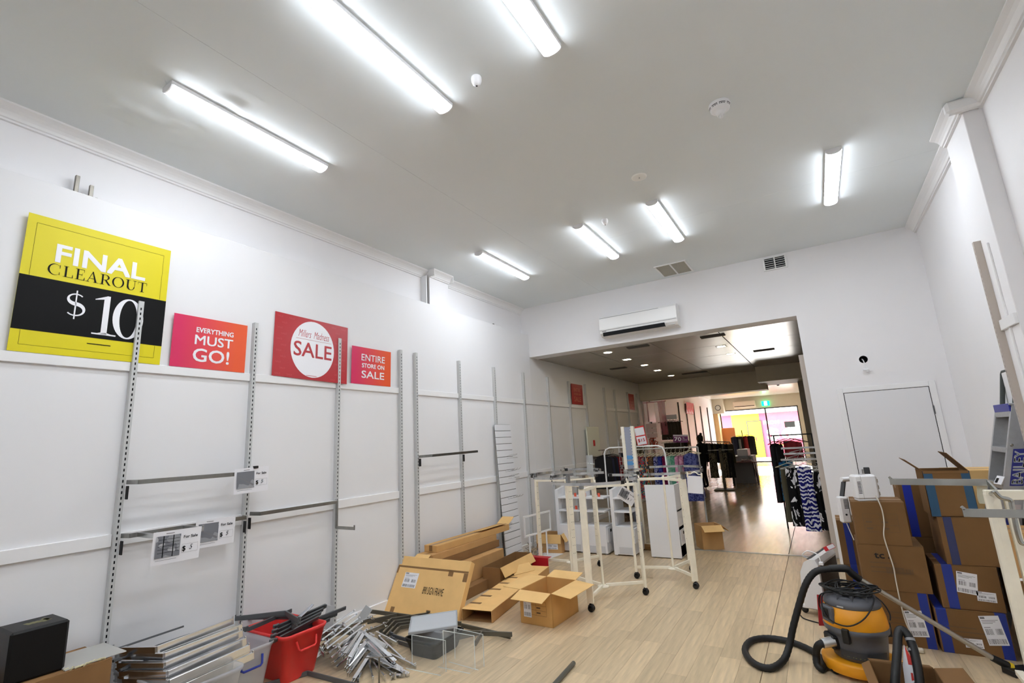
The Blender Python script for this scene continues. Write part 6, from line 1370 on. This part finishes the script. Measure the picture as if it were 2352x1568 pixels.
g.tube(smooth([(.05, .0, .53), (.13, -.09, .50), (.06, -.19, .40), (-.05, -.205, .34), (-.16, -.13, .36), (-.175, -.06, .47), (-.10, 0, .525)]), .0048, 5); g.tube(smooth([(.08, .03, .53), (.17, -.02, .47), (.205, -.03, .40), (.20, -.05, .36)]), .0048, 5)
part('power_cable', g, BLACKR, t)

# black looped hose standing at the right of it, with a red and white card, and the open carton in front
t = T('hose_loop', 'black looped hose standing in the open carton at the bottom edge', 'hose', (4.42, 3.97, .008))
g = G(); g.tube(smooth([(-.10, -.10, .0), (-.075, -.05, .12), (-.03, .03, .27), (.0, .09, .37), (.03, .10, .385), (.055, .07, .33), (.055, .0, .2), (.03, -.09, .0)]), .024, 12); part('hose', g, BLACKP, t)
for (z, q) in ((.30, .06), (.35, .08)): g = G(); g.tube([(.052, q, z), (.053, q-.008, z-.012)], .026, 10); part('clip', g, M('clip_grey', (140, 140, 142), .4), t)
g = G(); g.prism([(-.03, .0), (.03, .05), (.035, .17), (.01, .23), (-.02, .12)], 0, .003, frame((.005, .0, .09), (.9, -.1, 0), (0, .25, 1), (0, -1, .2))); cd_ = part('card', g, PAPER, t)
g = G(); g.prism([(.012, .13), (.034, .13), (.034, .17), (.012, .225)], .0032, .004, frame((.005, .0, .09), (.9, -.1, 0), (0, .25, 1), (0, -1, .2))); g.prism([(.012, .05), (.026, .055), (.026, .09), (.015, .09)], .0032, .004, frame((.005, .0, .09), (.9, -.1, 0), (0, .25, 1), (0, -1, .2))); part('card_print', g, M('card_print_red', (206, 52, 44), .5), cd_, stuff=True)
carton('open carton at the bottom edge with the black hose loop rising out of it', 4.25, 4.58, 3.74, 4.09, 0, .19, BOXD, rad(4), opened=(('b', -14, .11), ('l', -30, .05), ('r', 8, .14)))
# ================================================================ ladder
lx = lambda z: 5.0+.268*z          # the leaning front edge
t = T('step_ladder', 'aluminium step ladder leaning against the right wall behind the cartons', 'ladder', (5.06, 5.43, 0))
sl = Vector((.268, 0, 1)).normalized(); HT = 1.75
for y, nm in ((.40, 'far'), (.0, 'near')):
    g = G(); mxl = frame((.0, y, 0), (1, 0, 0), (.268, 0, 1), (0, -1, 0))
    g.box(0, .125, 0, HT, -.003, .003, .001, mxl); g.box(0, .004, 0, HT, -.028, .0, .001, mxl) if y else g.box(0, .004, 0, HT, -.028, 0, .001, mxl)
    g.box(.121, .125, 0, HT, -.028, 0, .001, mxl); rl = part('rail', g, ALU, t)
    if not y:
        g = G(); m2 = mxl @ tr(.004, 0, .0036)
        quad(g, .032, .112, 1.12, 1.40, 0, m2); pl_ = part('brand_plate', g, M('label_navy', (44, 48, 130), .4), rl)
        vs0, fs0, a0, b0, c0, d0 = text_mesh('BAILEY', 0.0, 0.0, 1.0)
        for q in (-1, 0, 1):
            g.add([], [])
        g = G()
        for (dx, dy) in ((0, 0), (-.002, 0), (.002, 0), (0, .002), (0, -.002)):
            g.add([(.104-(v[1]-c0)/(d0-c0)*.062+dx, 1.135+(v[0]-a0)/(b0-a0)*.25+dy, .001+abs(dx)*.1+abs(dy)*.12) for v in vs0], fs0, m2)
        part('lettering', g, PAPER, pl_)
        g = G(); quad(g, .02, .10, 1.02, 1.09, 0, m2); quad(g, .03, .10, .80, .88, 0, m2); part('sticker', g, MATS['label_navy'], rl, stuff=True)
        g = G(); quad(g, .02, .11, .90, .98, 0, m2); part('warning_label', g, M('label_white', (216, 204, 200), .5), rl)
        for (a, b) in ((.02, 1.43), (.10, 1.43), (.02, 1.06), (.10, 1.06), (.02, .76), (.10, .76)): g = G(); g.lathe([(.011, 0), (.011, .006), (.006, .008)], 10, m2 @ tr(a, b, 0)); part('rivet', g, DULLM if b > 1.2 else BLACKP, rl)
for k in range(6):
    z = .28+.28*k; g = G(); g.box(lx(z)-5.0, lx(z)-5.0+.11, .004, .396, z-.012, z+.012, .002); g.box(lx(z)-5.0-.003, lx(z)-5.0+.004, .004, .396, z-.03, z+.012, .002); part('tread', g, ALU, t)
g = G(); g.box(.45, .60, -.01, .41, 1.74, 1.755, .003); part('top_cap', g, ALU, t)
g = G(); g.box(.448, .462, .0, .40, 1.69, 1.755, .003); part('cap_plate', g, M('cap_blue', (40, 44, 140), .4), t)
g = G(); g.tube([(.50, .36, 1.75), (.55, .36, 2.01), (.553, .34, 2.03), (.553, .06, 2.03), (.55, .04, 2.01), (.50, .04, 1.75)], .017, 8); part('handle', g, M('handle_dark', (62, 68, 66), .5), t)
for y in (.03, .37):
    g = G(); g.bar((.56, y, 1.70), (.30, y, .1), .05, .022, (0, 1, 0)); part('rear_leg', g, ALU, t)
g = G(); g.box(0, .11, 0, .07, 0, .003, .001); t2 = T('sale_sheet', 'folded for sale sheet resting on a tread of the ladder', 'paper sheet', mx=tr(5.315, 5.46, 1.135) @ rz(rad(-80)) @ rx(rad(60))); part('sheet', g, PAPER, t2)
g = G(); quad(g, .01, .05, .01, .05, .0035); part('photo', g, INK, t2)

# ivory rack at the right edge with chrome arms
t = T('garment_stand', 'ivory double post rack at the right edge with chrome arms over the cartons', 'clothes rack', (5.02, 4.15, 0))
g = G(); g.box(-.032, .032, -.025, .025, .05, 1.2, .003); g.box(-.005, .005, -.0262, -.0245, .06, 1.14, 0); part('post', g, IVORY, t)
g = G(); g.box(.052, .092, -.02, .02, .05, 1.19, .003); part('post', g, IVORY, t)
g = G(); g.box(-.03, .46, -.024, .024, 1.165, 1.22, .003); part('top_beam', g, M('ivory_light', (238, 232, 212), .4), t)
g = G(); g.bar((.02, 0, .06), (.02, .45, .06), .04, .03); part('foot', g, IVORY, t)
for (a, b, z, lb) in (((.03, .15, 0), (-.46, .25, 0), 1.25, 'upper'), ((.42, -.52, 0), (-.235, -.52, 0), 1.155, 'lower')):
    g = G(); p, q = Vector(a), Vector(b); p.z = q.z = z; g.bar(p, q, .014, .042); g.bar(q+Vector((.0, 0, .02)), q+Vector((.012, 0, .03)), .014, .02); part('arm', g, M('arm_chrome', (178, 180, 176), .22, 1.0, var=.12, scale=8), t)
g = G(); g.bar((.42, -.52, 1.155), (.42, -.02, 1.19), .014, .03); g.bar((.03, .15, 1.25), (.03, 0, 1.21), .014, .03); part('arm_link', g, MATS['arm_chrome'], t)
g = G(); g.tube(smooth([(-.01, -.15, 1.228), (.01, -.15, 1.194), (.045, -.15, 1.18), (.048, -.15, 1.139), (.045, -.15, .974), (.07, -.15, .94), (.2, -.15, .93)]), .0125, 10); g.tube([(-.01, -.15, 1.226), (-.005, -.02, 1.20)], .01, 8); part('waterfall_hook', g, MATS['arm_chrome'], t)
g = G(); g.grid(lambda u, v: (.05*u+.004*sin(6*v), .01*sin(3*u+2*v), -.15*v+.02), 6, 8); solo('clear_sleeve', g, M('sleeve', (200, 206, 190), .3, alpha=.6), 'clear plastic sleeve hanging from the inner end of the upper chrome arm', 'sleeve', (4.99, 4.31, 1.25))
